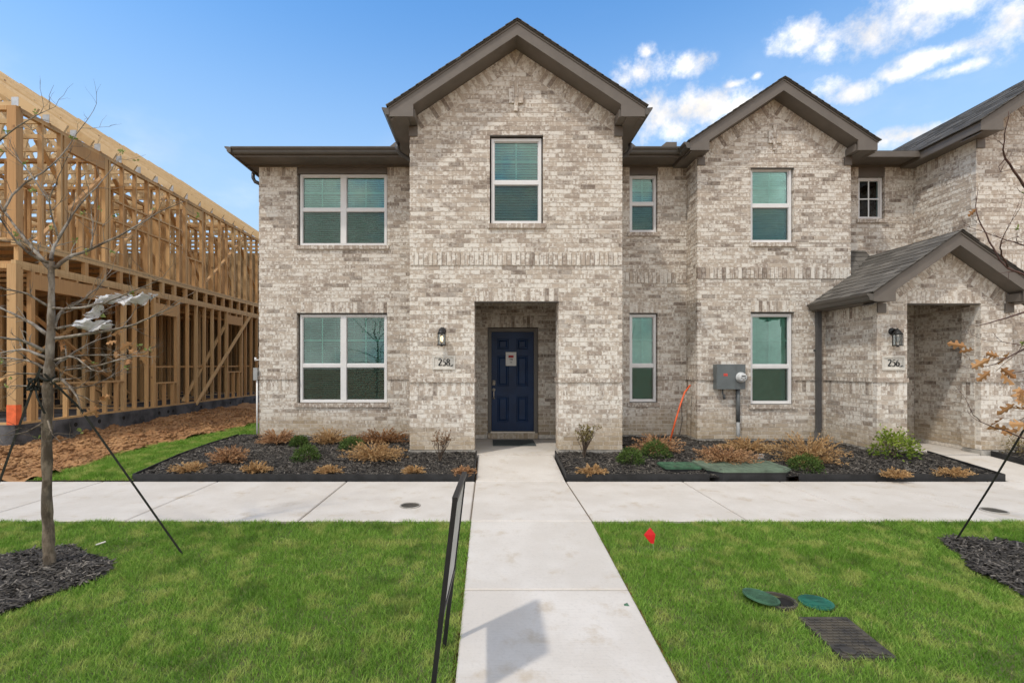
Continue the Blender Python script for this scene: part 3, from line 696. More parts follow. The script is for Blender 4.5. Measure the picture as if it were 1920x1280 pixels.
# main hipped roof and eaves
ME = 9.36; ZS = 5.66; MP = .4167
def main_z(y): return 5.78+(y-ME)*MP
r = MB(); XL_ = -4.95; YRD = 14.6; zr = main_z(YRD)
r.add([(XL_, ME, 5.78), (3.99, ME, 5.78), (3.99, YRD, zr), (XL_+5.24, YRD, zr), (XL_, 2*YRD-ME, 5.78), (3.99, 2*YRD-ME, 5.78)], [(0, 1, 2, 3), (0, 3, 4), (3, 2, 5, 4)])
r.build('main_roof', 'shingle', house)
r = MB(); r.add([(4.0, ME, 5.78), (14, ME, 5.78), (14, YRD, zr), (4.0, YRD, zr), (4.0, 2*YRD-ME, 5.78), (14, 2*YRD-ME, 5.78)], [(0, 1, 2, 3), (3, 2, 5, 4)]); r.build('main_roof', 'shingle', nhouse)
def eave(h, x0, x1, gut=True, ends=True):
    MB().box(x0, x1, ME, ME+.024, ZS, 5.776).build('eave_fascia', 'trim_paint', h)
    MB().box(x0, x1, ME+.03, YW+.02, ZS+.03, ZS+.042).build('eave_soffit', 'trim_paint', h)
    MB().box(x0, x1, YW-.022, YW-.003, ZS-.01, ZS+.03).build('frieze_strip', 'trim_paint', h)
    if gut: gutter(h, (x0 if ends else x0, ME-.002, 5.665+.03), (x1, ME-.002, 5.665+.03), (0, -1))
eave(house, XL_, BX0-.27); eave(house, BX1+.27, 3.72)
MB().box(XL_, XL_+.024, ME+.025, 19.8, ZS, 5.776).build('eave_fascia', 'trim_paint', house); MB().box(XL_+.03, WXL+.02, YW+.021, 19.8, ZS+.03, ZS+.042).build('eave_soffit', 'trim_paint', house)
gutter(house, (XL_, ME-.12, 5.695), (XL_, 19.8, 5.695), (-1, 0))
for pts in ([(XL_-.06, 10.25, 5.70), (XL_-.06, 10.25, 5.60), (XL_-.02, 10.25, 5.52), (WXL-.08, 10.3, 5.43), (WXL-.05, 10.3, 5.32), (WXL-.05, 10.3, .4)],
            [(BX0-.33, 8.75, 5.63), (BX0-.33, 8.75, 5.53), (BX0-.28, 8.78, 5.46), (BX0-.07, 8.9, 5.38), (BX0-.05, 8.92, 5.30), (BX0-.05, 8.95, .3)],
            [(BX1+.33, 8.75, 5.63), (BX1+.33, 8.75, 5.53), (BX1+.28, 8.78, 5.46), (BX1+.07, 8.9, 5.38), (BX1+.05, 8.92, 5.30), (BX1+.05, 8.95, .3)]):
    MB().tube(pts, .038, 8).build('downspout', 'downspout_paint', house, True)
# splash guards at the inner gutter corners
def guard(h, x, y, sx):
    MB().hexa([(x, y, 5.78), (x+sx*.34, y, 5.78), (x+sx*.34, y+.006, 5.78), (x, y+.006, 5.78), (x, y, 5.895), (x+sx*.20, y, 5.895), (x+sx*.20, y+.006, 5.895), (x, y+.006, 5.895)]).build('splash_guard', 'galvanized' if False else 'trim_paint', h)
guard(house, BX0-.27, ME-.112, -1); guard(house, BX1+.28, ME-.112, 1); guard(house, 3.58, ME-.112, -1)
# rear shell
MB().box(WXL+.1, 3.99, 19.8, 19.9, 0, 5.7).build('rear_wall', 'mortar', house)
# foundations
def fnd(h, x0, x1, y0, y1, zt=.207): MB().box(x0, x1, y0, y1, -.1, zt).build('foundation', 'foundation_concrete', h)
fnd(house, WXL-.015, BX0+.0, YW-.018, YW+.3); fnd(house, BX0-.018, ex0+.01, YB-.022, YB+.32); fnd(house, ex1-.01, BX1+.018, YB-.022, YB+.32); fnd(house, BX1, 3.99, YW-.018, YW+.3)
fnd(house, BX0-.018, BX0+.15, YB+.32, YW); fnd(house, BX1-.15, BX1+.018, YB+.32, YW)

# ------------------------------------------------------------------ house 256
RX0, RX1 = 4.0, 6.951
cx2, zu2 = gable(nhouse, RX0, RX1, YR, 12.5, 5.79, 5.63, PITCH, .27, .31, boxw=.36, gutL=9.34)
wl = Wall(nhouse, (0, YR), (1, 0), (0, -1)); qu = (5.03, 5.86, 3.99, K(69.5)); ql = (5.03, 5.86, .875, K(32.5))
wl.run(RX0, RX1, Z0, 9, openings=[qu, ql], soldiers=[(RX0, RX1, K(41), K(44), .014), (ql[0], ql[1], K(32.5), K(35.5)), (RX0, ql[0], *SOL), (ql[1], RX1, *SOL)],
       rowlocks=[(RX0-.012, ql[0], *BELT, .022), (ql[1], RX1, *BELT, .022), sillrow(*qu[:3]), sillrow(*ql[:3])], rake=(cx2, zu2, PITCH), seed=.07)
for q in (((-.117, 5.89), (-.034, 5.89), (-.034, 6.125), (-.117, 6.125)), ((.034, 5.89), (.117, 5.89), (.117, 6.125), (.034, 6.125)), ((-.029, 5.76), (.029, 5.76), (.029, 5.99), (-.029, 5.99)), ((-.029, 6.0), (.029, 6.0), (.029, 6.25), (-.029, 6.25))):
    wl.brick([(cx2+a, z) for a, z in q], proud=.035)
wl.finish(150)
window(nhouse, YR, 5.04, 5.84, 4.0, 5.44, rail=4.72, tilt=66); window(nhouse, YR, 5.04, 5.84, .885, 2.625, rail=1.61, tilt=66)
lintel(nhouse, qu[0], qu[1], YR, K(69.5)); lintel(nhouse, ql[0], ql[1], YR, K(32.5))
side(nhouse, RX0, YR+.1, YW, 5.64, -1); side(nhouse, RX1, YR+.1, YW, 5.64, 1, belt=False)
# upper wing wall with the small window
FX0 = 8.61; FX1 = 12.2
wl = Wall(nhouse, (0, YW), (1, 0), (0, -1)); sw_ = (7.50, 8.03, 4.60, 5.50)
wl.run(RX1, FX0+.09, 2.6, 5.70, openings=[(sw_[0], sw_[1], sw_[2], 5.72)], soldiers=[(RX1, sw_[0], 5.47, 5.70), (sw_[1], FX0, 5.47, 5.70)], rowlocks=[sillrow(*sw_[:3])]); wl.finish()
window(nhouse, YW, 7.515, 8.015, 4.61, 5.455, tilt=48, ext=True); MB().box(sw_[0]+.004, sw_[1]-.004, YW+.012, YW+.05, 5.46, 5.70).build('header_panel', 'trim_paint', nhouse)
eave(nhouse, RX1+.27, FX0-.27, gut=False)
# far right bay
def kfar(p): return p.z > main_z(p.y)-.05 or p.y < ME
gable(nhouse, FX0, FX1, YF, 13.0, EAVE_T+.02, 5.62, PITCH, .27, .35, single=True, keepL=lambda p: kfar(p), keepR=lambda p: False)
cx3 = (FX0+FX1)/2; zu3 = EAVE_T+.02+(cx3-FX0+.27)*PITCH-UND
wl = Wall(nhouse, (0, YF), (1, 0), (0, -1)); wl.run(FX0, FX1, Z0, 9, soldiers=[(FX0, FX1, *SOL), (FX0, FX1, K(41), K(44), .014)], rowlocks=[(FX0-.012, FX1, *BELT, .022)], rake=(cx3, zu3, PITCH), seed=.15); wl.finish()
side(nhouse, FX0, YF+.1, YW, 5.64, -1, top_s=True)
# porch
PX0, PX1 = 6.47, 8.73; ox0, ox1 = 6.98, 8.20
cx4, zu4 = gable(nhouse, PX0, PX1, YB, YW-.01, 2.80, 2.66, .70, .27, .27, boxw=.36, gutL=9.28, single=True)
wl = Wall(nhouse, (0, YB), (1, 0), (0, -1))
wl.run(PX0, PX1, Z0, 9, openings=[(ox0, ox1, -1, 2.655)], soldiers=[(ox0, ox1, 2.655, 2.885), (PX0, ox0, *SOL), (ox1, PX1, *SOL)], rowlocks=[(PX0-.012, ox0+.012, *BELT, .022), (ox1-.012, PX1+.012, *BELT, .022)], rake=(cx4, zu4, .70), seed=.2)
wl.finish(150); lintel(nhouse, ox0, ox1, YB, 2.655)
side(nhouse, PX0, YB+.1, YR-.002, 2.68, -1, top_s=True); side(nhouse, PX1, YB+.1, YF, 2.66, 1, belt=False)
for x_, n_ in ((ox0, 1), (ox1, -1)): side(nhouse, x_, YB+.1, YB+.33, 2.655, n_)
side(nhouse, 8.34, YB+.34, 9.5, 2.95, -1, zb=.15, belt=False); side(nhouse, 6.72, YB+.34, 9.5, 2.95, 1, zb=.15, belt=False)
wl = Wall(nhouse, (0, 9.5), (1, 0), (0, -1)); wl.run(6.72, 8.34, .15, 2.95, seed=.02); wl.finish()
MB().box(PX0+.1, PX1-.1, YB+.1, YW-.03, 2.93, 2.96).build('porch_ceiling', 'trim_paint', nhouse)
MB().box(PX0+.12, FX0, YB+.002, 9.6, -.05, .145).build('porch_slab', 'concrete', nhouse)
# cricket roof behind the porch ridge
r = MB(); r.add([(RX1+.01, 9.29, 3.36), (7.62, 9.29, 3.36), (7.62, YW-.012, 3.95), (RX1+.01, YW-.012, 3.95)], [(0, 1, 2, 3)]); cr = r.build('roof', 'shingle', nhouse)
shingles(cr, (RX1+.01, 9.29, 3.37), (1, 0, 0), (0, .54, .59), .66, .79)
fnd(nhouse, RX0-.018, PX0+.02, YR-.02, YR+.3); fnd(nhouse, RX0-.018, RX0+.2, YR+.3, YW+.2); fnd(nhouse, PX0-.018, PX0+.2, YB+.3, YR-.021); fnd(nhouse, PX0-.018, ox0+.01, YB-.022, YB+.3); fnd(nhouse, ox1-.01, PX1+.018, YB-.022, YB+.3); fnd(nhouse, PX1, FX1, YF-.02, YF+.3)
MB().box(4.0, 14, 19.8, 19.9, 0, 5.7).build('rear_wall', 'mortar', nhouse); MB().box(12.2, 12.3, YF, 19.8, 0, 5.7).build('side_wall', 'mortar', nhouse); MB().box(12.3, 14, YW, YW+.2, 0, 5.7).build('side_wall', 'mortar', nhouse)
def rect_spout(h, pts, wd=.085, dp=.065, name='downspout'):
    b = MB()
    for p, q in zip(pts, pts[1:]): b.bar(p, q, wd, dp, up=(0, 1, 0))
    return b.build(name, 'downspout_paint', h)
rect_spout(nhouse, [(6.29, YR-.06, 2.72), (6.29, YR-.06, .42)]); rect_spout(nhouse, [(6.29, YR-.06, .42), (6.26, YR-.07, .33), (6.18, YR-.20, .24), (6.12, YR-.34, .2)], name='downspout_elbow')
MB().box(6.23, 6.35, YR-.03, YR-.001, 1.9, 1.93).build('downspout_strap', 'downspout_paint', nhouse)

# ------------------------------------------------------------------ wall fittings
def stroke(mb, pts, wds, y, y2, closed=False):
    n = len(pts); L = []; Rr = []
    for i in range(n):
        p0 = pts[i-1] if i or closed else pts[i]; p1 = pts[(i+1) % n] if i < n-1 or closed else pts[i]
        dx, dz = p1[0]-p0[0], p1[1]-p0[1]; l = math.hypot(dx, dz) or 1; nx_, nz_ = -dz/l, dx/l
        L.append((pts[i][0]+nx_*wds[i]/2, pts[i][1]+nz_*wds[i]/2)); Rr.append((pts[i][0]-nx_*wds[i]/2, pts[i][1]-nz_*wds[i]/2))
    for i in range(n if closed else n-1):
        j = (i+1) % n
        mb.prism([L[i], L[j], Rr[j], Rr[i]], lambda u, v, d: (u, d, v), y, y2)
def digit(mb, ch, x, z, h, y):
    S = lambda pts: [(x+a*h, z+b*h) for a, b in pts]; e = h
    arc = lambda cx_, cz_, rx, rz, a0, a1, n=14: [(cx_+rx*math.cos(math.radians(a0+(a1-a0)*i/n)), cz_+rz*math.sin(math.radians(a0+(a1-a0)*i/n))) for i in range(n+1)]
    def wv(pts, thin=.075, thick=.20):
        r_ = []
        for i in range(len(pts)):
            p0, p1 = pts[max(0, i-1)], pts[min(len(pts)-1, i+1)]; dx, dz = p1[0]-p0[0], p1[1]-p0[1]; l = math.hypot(dx, dz) or 1
            r_.append((thin+(thick-thin)*abs(dz)/l)*e)
        return r_
    y2 = y+.004
    if ch == '2':
        p = arc(.24, .76, .19, .21, 165, -30)+[(.30, .45), (.16, .24), (.05, .08)]; stroke(mb, S(p), wv(p), y, y2)
        p = [(.02, .06), (.44, .06), (.48, .22)]; stroke(mb, S(p), [.14*e, .15*e, .04*e], y-.0004, y2)
    elif ch == '5':
        p = [(.46, .97), (.40, .91), (.14, .91)]; stroke(mb, S(p), [.04*e, .11*e, .11*e], y, y2)
        p = [(.14, .93), (.08, .60)]; stroke(mb, S(p), [.05*e]*2, y-.0004, y2)
        p = [(.08, .58)]+arc(.20, .32, .24, .30, 92, -130); stroke(mb, S(p), wv(p), y-.0008, y2)
    elif ch == '8':
        for cz_, rx, rz in ((.745, .165, .215), (.265, .205, .255)):
            p = arc(.24, cz_, rx, rz, 0, 345, 22); stroke(mb, S(p), wv(p, .075, .18), y, y2, True); y -= .0004
    elif ch == '6':
        p = arc(.24, .30, .195, .29, 0, 345, 22); stroke(mb, S(p), wv(p, .075, .18), y, y2, True)
        p = [(.045, .32), (.06, .58), (.16, .82), (.42, .97)]; stroke(mb, S(p), [.13*e, .12*e, .08*e, .03*e], y-.0004, y2)
def plate(txt, x0, x1, z0, z1, y, label):
    b = MB(); bv = .03
    o_ = [(x0, z0), (x1, z0), (x1, z1), (x0, z1)]; i_ = [(x0+bv, z0+bv), (x1-bv, z0+bv), (x1-bv, z1-bv), (x0+bv, z1-bv)]; j_ = [(x0+bv+.008, z0+bv+.008), (x1-bv-.008, z0+bv+.008), (x1-bv-.008, z1-bv-.008), (x0+bv+.008, z1-bv-.008)]
    vs = [(u, y+.02, v) for u, v in o_]+[(u, y-.018, v) for u, v in o_]+[(u, y-.018, v) for u, v in i_]+[(u, y-.004, v) for u, v in j_]
    b.add(vs, [(4*r_+i, 4*r_+(i+1) % 4, 4*r_+4+(i+1) % 4, 4*r_+4+i) for r_ in range(3) for i in range(4)]+[(12, 13, 14, 15)])
    o = tag(b.build('address_plate', 'stone_plate'), label, 'house number')
    m = MB(); h = .115; xx = x0+.10
    for ch in txt: digit(m, ch, xx, z0+.064, h, y-.0085); xx += .068
    m.build('digits', 'print_black', o)
    z0 -= .012; m = MB(); stroke(m, [(xx-.02, z0+.068), (xx+.0, z0+.07), (xx+.02, z0+.075), (xx+.045, z0+.094)], [.003, .007, .02, .004], y-.0085, y-.0042); m.build('bird_mark', 'print_black', o)
    return o
plate('258', -.955, -.575, 1.555, 1.79, YB, 'pale stone address plate reading 258 left of the navy door')
plate('256', 6.55, 6.93, 1.545, 1.78, YB, 'pale stone address plate reading 256 beside the gabled porch')
def lantern(x, z, y, label, bulb='lamp_glow'):
    r = thing('wall_lantern', label, 'lantern', (x, y, z))
    b = MB(); b.tube([(x, y-.002, z), (x, y-.022, z)], [.062, .055], 18); b.build('backplate', 'black_metal', r, True)
    b = MB(); b.tube([(x, y-.02, z+.0), (x, y-.06, z+.03), (x, y-.10, z+.03), (x, y-.115, z+.0)], .014, 8); b.build('arm', 'black_metal', r, True)
    yc = y-.115; b = MB(); b.tube([(x, yc, z+.05), (x, yc, z+.03), (x, yc, z+.02), (x, yc, z-.03), (x, yc, z-.055)], [.006, .010, .025, .06, .078], 12); b.build('cap', 'black_metal', r, True)
    b = MB(); n_ = 6
    for i in range(n_):
        a = 2*math.pi*(i+.5)/n_; cx_, cy_ = x+.066*math.cos(a), yc+.066*math.sin(a); b.box(cx_-.005, cx_+.005, cy_-.005, cy_+.005, z-.235, z-.05)
    b.disc((x, yc, z-.245), .076, 0, .014, 12); b.disc((x, yc, z-.262), .02, 0, .017, 8); b.build('cage', 'black_metal', r)
    MB().tube([(x, yc, z-.23), (x, yc, z-.055)], .056, 12, cap=False).build('glass', 'lamp_glass', r, True)
    b = MB(); b.tube([(x, yc, z-.19), (x, yc, z-.17), (x, yc, z-.13), (x, yc, z-.10), (x, yc, z-.09)], [.006, .018, .024, .016, .01], 10); b.build('bulb', bulb, r, True)
lantern(-.79, 2.20, YB, 'black wall lantern with lit bulb above the 258 plate'); lantern(6.72, 2.19, YB, 'black wall lantern above the 256 plate', 'meter_plastic')
# electric meter
r = thing('electric_meter', 'grey electric meter box with round meter on the brick wall', 'electric meter', (4.57, YR, .2))
b = MB(); b.box(4.30, 4.655, YR-.15, YR-.002, 1.18, 1.645); b.box(4.296, 4.652, YR-.162, YR-.151, 1.176, 1.649); b.build('breaker_cabinet', 'meter_box_grey', r)
b = MB(); b.box(4.662, 4.846, YR-.13, YR-.002, 1.18, 1.645); b.box(4.660, 4.849, YR-.142, YR-.131, 1.176, 1.649); b.build('meter_socket', 'meter_box_grey', r)
mx_ = 4.755; b = MB(); b.tube([(mx_, YR-.14, 1.40), (mx_, YR-.17, 1.40), (mx_, YR-.172, 1.40), (mx_, YR-.235, 1.40), (mx_, YR-.25, 1.40)], [.098, .098, .086, .082, .066], 24); mt = b.build('meter', 'meter_plastic', r, True)
b = MB(); b.box(mx_-.035, mx_+.04, YR-.2535, YR-.2505, 1.415, 1.435); b.box(mx_-.045, mx_-.02, YR-.2535, YR-.2505, 1.385, 1.395); b.box(mx_+.025, mx_+.045, YR-.2535, YR-.2505, 1.382, 1.394); b.box(mx_-.015, mx_+.015, YR-.2535, YR-.2505, 1.36, 1.368); b.build('display', 'print_black', mt)
b = MB(); b.box(4.425, 4.50, YR-.1655, YR-.1625, 1.425, 1.475); lb = b.build('warning_label', 'print_orange_red', r)
b = MB(); b.box(4.437, 4.488, YR-.167, YR-.166, 1.435, 1.448); b.build('label_text', 'print_red', lb)
b = MB(); b.tube([(4.75, YR-.06, 1.19), (4.75, YR-.06, .55)], .037, 12); b.build('conduit', 'conduit_dark', r, True); b = MB(); b.tube([(4.75, YR-.06, .56), (4.755, YR-.06, .1)], .032, 12); b.build('lower_conduit', 'conduit_grey', r, True)
b = MB(); b.tube([(4.46, YR-.05, 1.19), (4.46, YR-.05, 1.08), (4.49, YR-.05, 1.06), (4.49, YR-.06, .985)], [.014, .014, .024, .024], 8); b.build('ground_clamp', 'conduit_dark', r, True)
# orange pipe and wire
pts = [W(1256, 828, 9.2), W(1266, 790, 9.25), W(1276, 757, 9.3), W(1284, 735, 9.4), W(1294, 722, 9.5)]
tag(MB().tube(pts, [.017]*5, 8).build('utility_pipe', 'orange_pipe', None, True), 'bent orange utility pipe rising from the bed by the brick corner', 'pipe')
pts = [W(1274, 815, 9.5), W(1279, 790, 9.6), W(1278, 760, 9.65), W(1281, 742, 9.6), W(1290, 722, 9.6)]
tag(MB().tube(pts, .006, 6).build('loose_wire', 'black_metal', None, True), 'thin black wire hanging behind the orange pipe', 'wire')
# left corner utility box, pipe and faucet
r = thing('utility_box', 'grey utility box with white pipe at the left house corner', 'utility box', (-4.73, YW-.02, .15))
MB().box(-4.775, -4.695, YW-.06, YW+.12, 1.33, 1.58).build('cover', 'conduit_grey', r); MB().tube([(-4.715, YW-.02, 1.33), (-4.715, YW-.02, .1)], .018, 8).build('pipe', 'white_vinyl', r, True)
b = MB(); b.tube([(-4.69, YW+.05, 1.74), (-4.78, YW+.05, 1.74)], .012, 8); b.tube([(-4.78, YW+.05, 1.72), (-4.78, YW+.05, 1.79)], .022, 8); tag(b.build('wall_camera_bracket', 'white_vinyl', None, True), 'small white fitting above the utility box', 'fitting')
# doormat
b = MB(); b.box(.06, .86, 8.92, 9.60, .146, .158); mt = tag(b.build('doormat', 'mat_rubber'), 'dark green rubber doormat before the navy door', 'doormat')
def text_mesh(txt, size, name, mat, mtx, parent, sx=1.):
    cu = bpy.data.curves.new(name, 'FONT'); cu.body = txt; cu.size = size; cu.align_x = 'CENTER'; cu.extrude = .0008
    o = bpy.data.objects.new(name, cu); COL.objects.link(o); dg = bpy.context.evaluated_depsgraph_get(); me = bpy.data.meshes.new_from_object(o.evaluated_get(dg)); bpy.data.objects.remove(o)
    me.transform(mtx); me.materials.clear(); me.materials.append(MATS[mat]); return link(bpy.data.objects.new(name, me), parent)
text_mesh('HOUSE', .15, 'printed_word', 'print_black', Matrix.Translation((.46, 9.02, .1595)), mt)
b = MB(); pts = [(.46+.17*math.cos(a), 9.38+.10*math.sin(a), .160) for a in np.linspace(.15, math.pi-.15, 12)]
for p, q in zip(pts, pts[1:]): b.bar(p, q, .035, .002)
for i in range(14):
    if i in (6, 7): continue
    b.box(.12+i*.05, .145+i*.05, 9.24, 9.29, .159, .1605)
b.build('printed_motif', 'print_black', mt)

# ------------------------------------------------------------------ timber framed house
fr = thing('framed_house', 'unfinished timber framed house on a dark concrete slab, left', 'house', (-9, 12, .2))
FXp = -8.5; SD = .089; SWD = .038; YE = 20.0; Y0f = 8.68
sl = MB(); sl.box(-18, FXp+.03, Y0f-.05, YE, -.2, .557).build('slab', 'dark_slab_concrete', fr)
slo = [o for o in fr.children if o.name.startswith('slab')][0]
for yy in (9.15, 9.9, 10.5, 11.2, 12.4, 12.75, 12.95, 14.2, 15.8, 16.6, 17.4):
    MB().tube([(FXp+.0, yy, .42), (FXp+.034, yy, .42)], .045, 10).build('form_hole', 'hole_shade', slo)
def board(name, x0, x1, y0, y1, z0, z1, mat='lumber'):
    return MB().box(x0, x1, y0, y1, z0, z1).build(name, mat, fr)
L1 = (.557, 3.45); L2 = (3.88, 6.29)
def frame_wall_y(x, y0, y1, lv, openings=(), sp=.406, extra=()):
    """wall running along y at outer face x; openings (ya,yb,zsill or None,zhead)"""
    xa, xb = x-SD, x; z0, z1 = lv
    board('bottom_plate', xa, xb, y0, y1, z0, z0+SWD); board('top_plate', xa, xb, y0, y1, z1-.038, z1); board('top_plate', xa+.001, xb-.001, y0+.02, y1-.02, z1-.077, z1-.039)
    ys_ = list(np.arange(y0, y1-SWD, sp))+[y1-SWD]
    for yy in ys_:
        if any(o[0]-.03 < yy < o[1]+.0 for o in openings): continue
        board('stud', xa+random.uniform(0, .002), xb-random.uniform(0, .003), yy, yy+SWD, z0+SWD+.001, z1-.078)
    for ya, yb, zs_, zh in openings:
        for y_, in ((ya-.078,), (ya-.039,), (yb+.001,), (yb+.040,)): board('post', xa+.001, xb-.001, y_, y_+SWD, z0+SWD+.001, z1-.0785)
        board('header', xa+.004, xb-.002, ya, yb, zh, zh+.28)
        if zh+.29 < z1-.1:
            for yy in np.arange(ya+.1, yb-.05, sp): board('cripple_stud', xa, xb, yy, yy+SWD, zh+.281, z1-.0785)
        if zs_:
            board('sill', xa, xb, ya, yb, zs_-.038, zs_)
            for yy in np.arange(ya+.02, yb-.03, .33): board('cripple_stud', xa, xb, yy, yy+SWD, z0+SWD+.001, zs_-.039)
frame_wall_y(FXp, Y0f+.1, YE, L1, openings=[(9.05, 11.25, 1.29, 3.05), (12.33, 13.15, 1.20, 2.95), (15.75, 16.6, 1.45, 3.0)])
frame_wall_y(FXp, Y0f+.1, YE, L2, openings=[(9.75, 10.7, 4.75, 5.95), (13.6, 14.3, 4.7, 5.9)])
for z0, z1 in ((L1[0]+.001, L1[1]-.001), (L2[0]+.001, L2[1]-.001)):
    board('corner_post', FXp-.16, FXp+.004, Y0f-.005, Y0f+.099, z0, z1)
board('spray_mark', FXp-.163, FXp+.007, Y0f-.008, Y0f+.10, L1[0]+.002, L1[0]+.36, 'orange_spray')
def frame_wall_x(y, x0, x1, lv, sp=.406, skip=()):
    z0, z1 = lv
    board('bottom_plate', x0, x1, y, y+SD, z0, z0+SWD); board('top_plate', x0, x1, y, y+SD, z1-.077, z1)
    for xx in np.arange(x0, x1-SWD, sp):
        if any(a < xx < c for a, c in skip): continue
        board('stud', xx, xx+SWD, y, y+SD, z0+SWD+.001, z1-.078)
frame_wall_x(Y0f+.001, -17.5, FXp-.17, L1, skip=[(-11, -9)]); frame_wall_x(Y0f+.001, -17.5, FXp-.17, L2, skip=[(-10.6, -9.3)])
for y_ in (12.0, 15.4): frame_wall_x(y_, -17, FXp-.1, L1, skip=[(-10.5, -9.5)]); frame_wall_x(y_+.6, -17, FXp-.1, L2, skip=[(-10.3, -9.4)])
frame_wall_y(-11.4, Y0f+.2, YE-.1, L1, sp=.406); frame_wall_y(-11.9, Y0f+.2, YE-.1, L2)
frame_wall_y(-14.4, Y0f+.2, YE-.1, L2, sp=.61)
def brace(p, q, name='brace', wd=.038, hd=.089): MB().bar(p, q, wd, hd, up=(1, 0, 0)).build(name, 'lumber', fr)
frame_wall_y(-9.9, 12.3, YE-.2, L2, sp=.406); frame_wall_y(-10.2, 12.2, YE-.2, L1, sp=.406); frame_wall_x(10.9, -15, FXp-.25, L2, skip=[(-10.8, -10.0)]); frame_wall_x(17.6, -15, FXp-.1, L2); frame_wall_x(14.2, -14, FXp-.2, L2, skip=[(-10.5, -9.6)])
for z_ in (4.9, 5.35): board('blocking', FXp-.085, FXp-.005, 11.0, 13.4, z_, z_+.038)
for y_ in (9.6, 11.6, 13.5, 15.5, 17.3): brace((FXp-.5, y_, 6.1), (FXp-.5, y_+1.6, 4.2))
brace((FXp+.025, 13.95, .50), (FXp+.025, 17.1, 3.36)); brace((FXp-.12, 13.6, .62), (FXp-.12, 16.1, 3.3)); brace((FXp-.12, 9.2, 4.0), (FXp-.12, 11.0, 6.1)); brace((FXp-.12, 11.0, 4.1), (FXp-.12, 12.9, 6.15)); brace((FXp-.12, 14.5, 4.0), (FXp-.12, 17.0, 6.15))
brace((FXp-1.2, 9.0, .9), (FXp-1.2, 12.2, 3.2)); brace((FXp-.9, 12.6, .9), (FXp-.9, 9.6, 2.9)); brace((FXp-.13, 12.2, 1.6), (FXp-.13, 17.5, 1.62)); brace((FXp-.7, 11.9, .8), (FXp-.7, 9.3, 2.0))
# floor trusses end band
board('band_chord', FXp-.09, FXp-.001, Y0f, YE, 3.452, 3.52); board('band_chord', FXp-.09, FXp-.001, Y0f, YE, 3.79, 3.858)
for yy in np.arange(Y0f+.05, YE, .48): board('band_block', FXp-.088, FXp-.003, yy, yy+.085, 3.521, 3.789)
for yy in np.arange(Y0f+.1, YE, .61):
    board('floor_joist', -17.4, FXp-.095, yy, yy+.06, 3.79, 3.857); board('floor_joist', -17.4, FXp-.095, yy, yy+.06, 3.46, 3.52)
board('subfloor', -17.5, FXp-.002, Y0f, YE, 3.860, 3.879, 'osb')
board('light_block_sheathing', -17.62, -17.6, Y0f, YE, .56, 6.3, 'osb'); board('light_block_sheathing', -17.7, FXp-.2, YE, YE+.02, .56, 6.3, 'osb')  # far walls added to block light and keep the interior dark
# roof trusses
rx = -12.65; rz = 6.29+.10+(rx-(FXp))*-.667
def chord(p, q, name, par, mat='roof_lumber', h=.089):
    return MB().bar(p, q, .038, h, up=(0, 1, 0) if False else (0, 0, 1)).build(name, mat, par)
proto = None; ty = np.arange(Y0f+.06, YE+.1, .61)
for i, yy in enumerate(ty):
    if proto is None:
        tr = MB().bar((-17.0, 0, 6.335), (FXp+.02, 0, 6.335), .038, .089).mesh('roof_truss', 'roof_lumber')
        parts = [('top_chord', ((FXp+.32, 0, 6.29-.10), (rx, 0, rz))), ('top_chord', ((2*rx-FXp-.32, 0, 6.19), (rx, 0, rz)))]
        for fx, tx in ((.25, .18), (.25, .5), (.5, .5), (.5, .999), (.75, .5), (.75, .82)):
            pass
        xs4 = [FXp+(rx-FXp)*f_ for f_ in (.3, .62)]
        for s_ in (0, 1):
            m_ = (lambda x: x) if s_ == 0 else (lambda x: 2*rx-x)
            zt_ = lambda x: 6.36-.667*(x-FXp)
            parts += [('web', ((m_(xs4[0]), 0, 6.36), (m_(xs4[0]-.0), 0, zt_(xs4[0])-.02))), ('web', ((m_(xs4[0]), 0, 6.36), (m_(xs4[1]), 0, zt_(xs4[1])-.02))), ('web', ((m_(xs4[1]-.4), 0, 6.36), (m_(xs4[1]), 0, zt_(xs4[1])-.02))), ('web', ((m_(xs4[1]-.4), 0, 6.36), (m_(rx+.03), 0, rz-.05)))]
        proto = (tr, [(n_, MB().bar(*pq, .036 if n_ == 'web' else .038, .089 if n_ == 'web' else .15).mesh(n_, 'roof_lumber')) for n_, pq in parts], MB().box(FXp-.12, FXp+.01, -.022, .022, 6.30, 6.46).mesh('truss_plate', 'galvanized'))
    t_ = bpy.data.objects.new('roof_truss', proto[0]); link(t_, fr); t_.location = (0, yy, 0)
    for n_, me in proto[1]: o = bpy.data.objects.new(n_, me); COL.objects.link(o); o.parent = t_
    o = bpy.data.objects.new('truss_plate', proto[2]); COL.objects.link(o); o.parent = t_
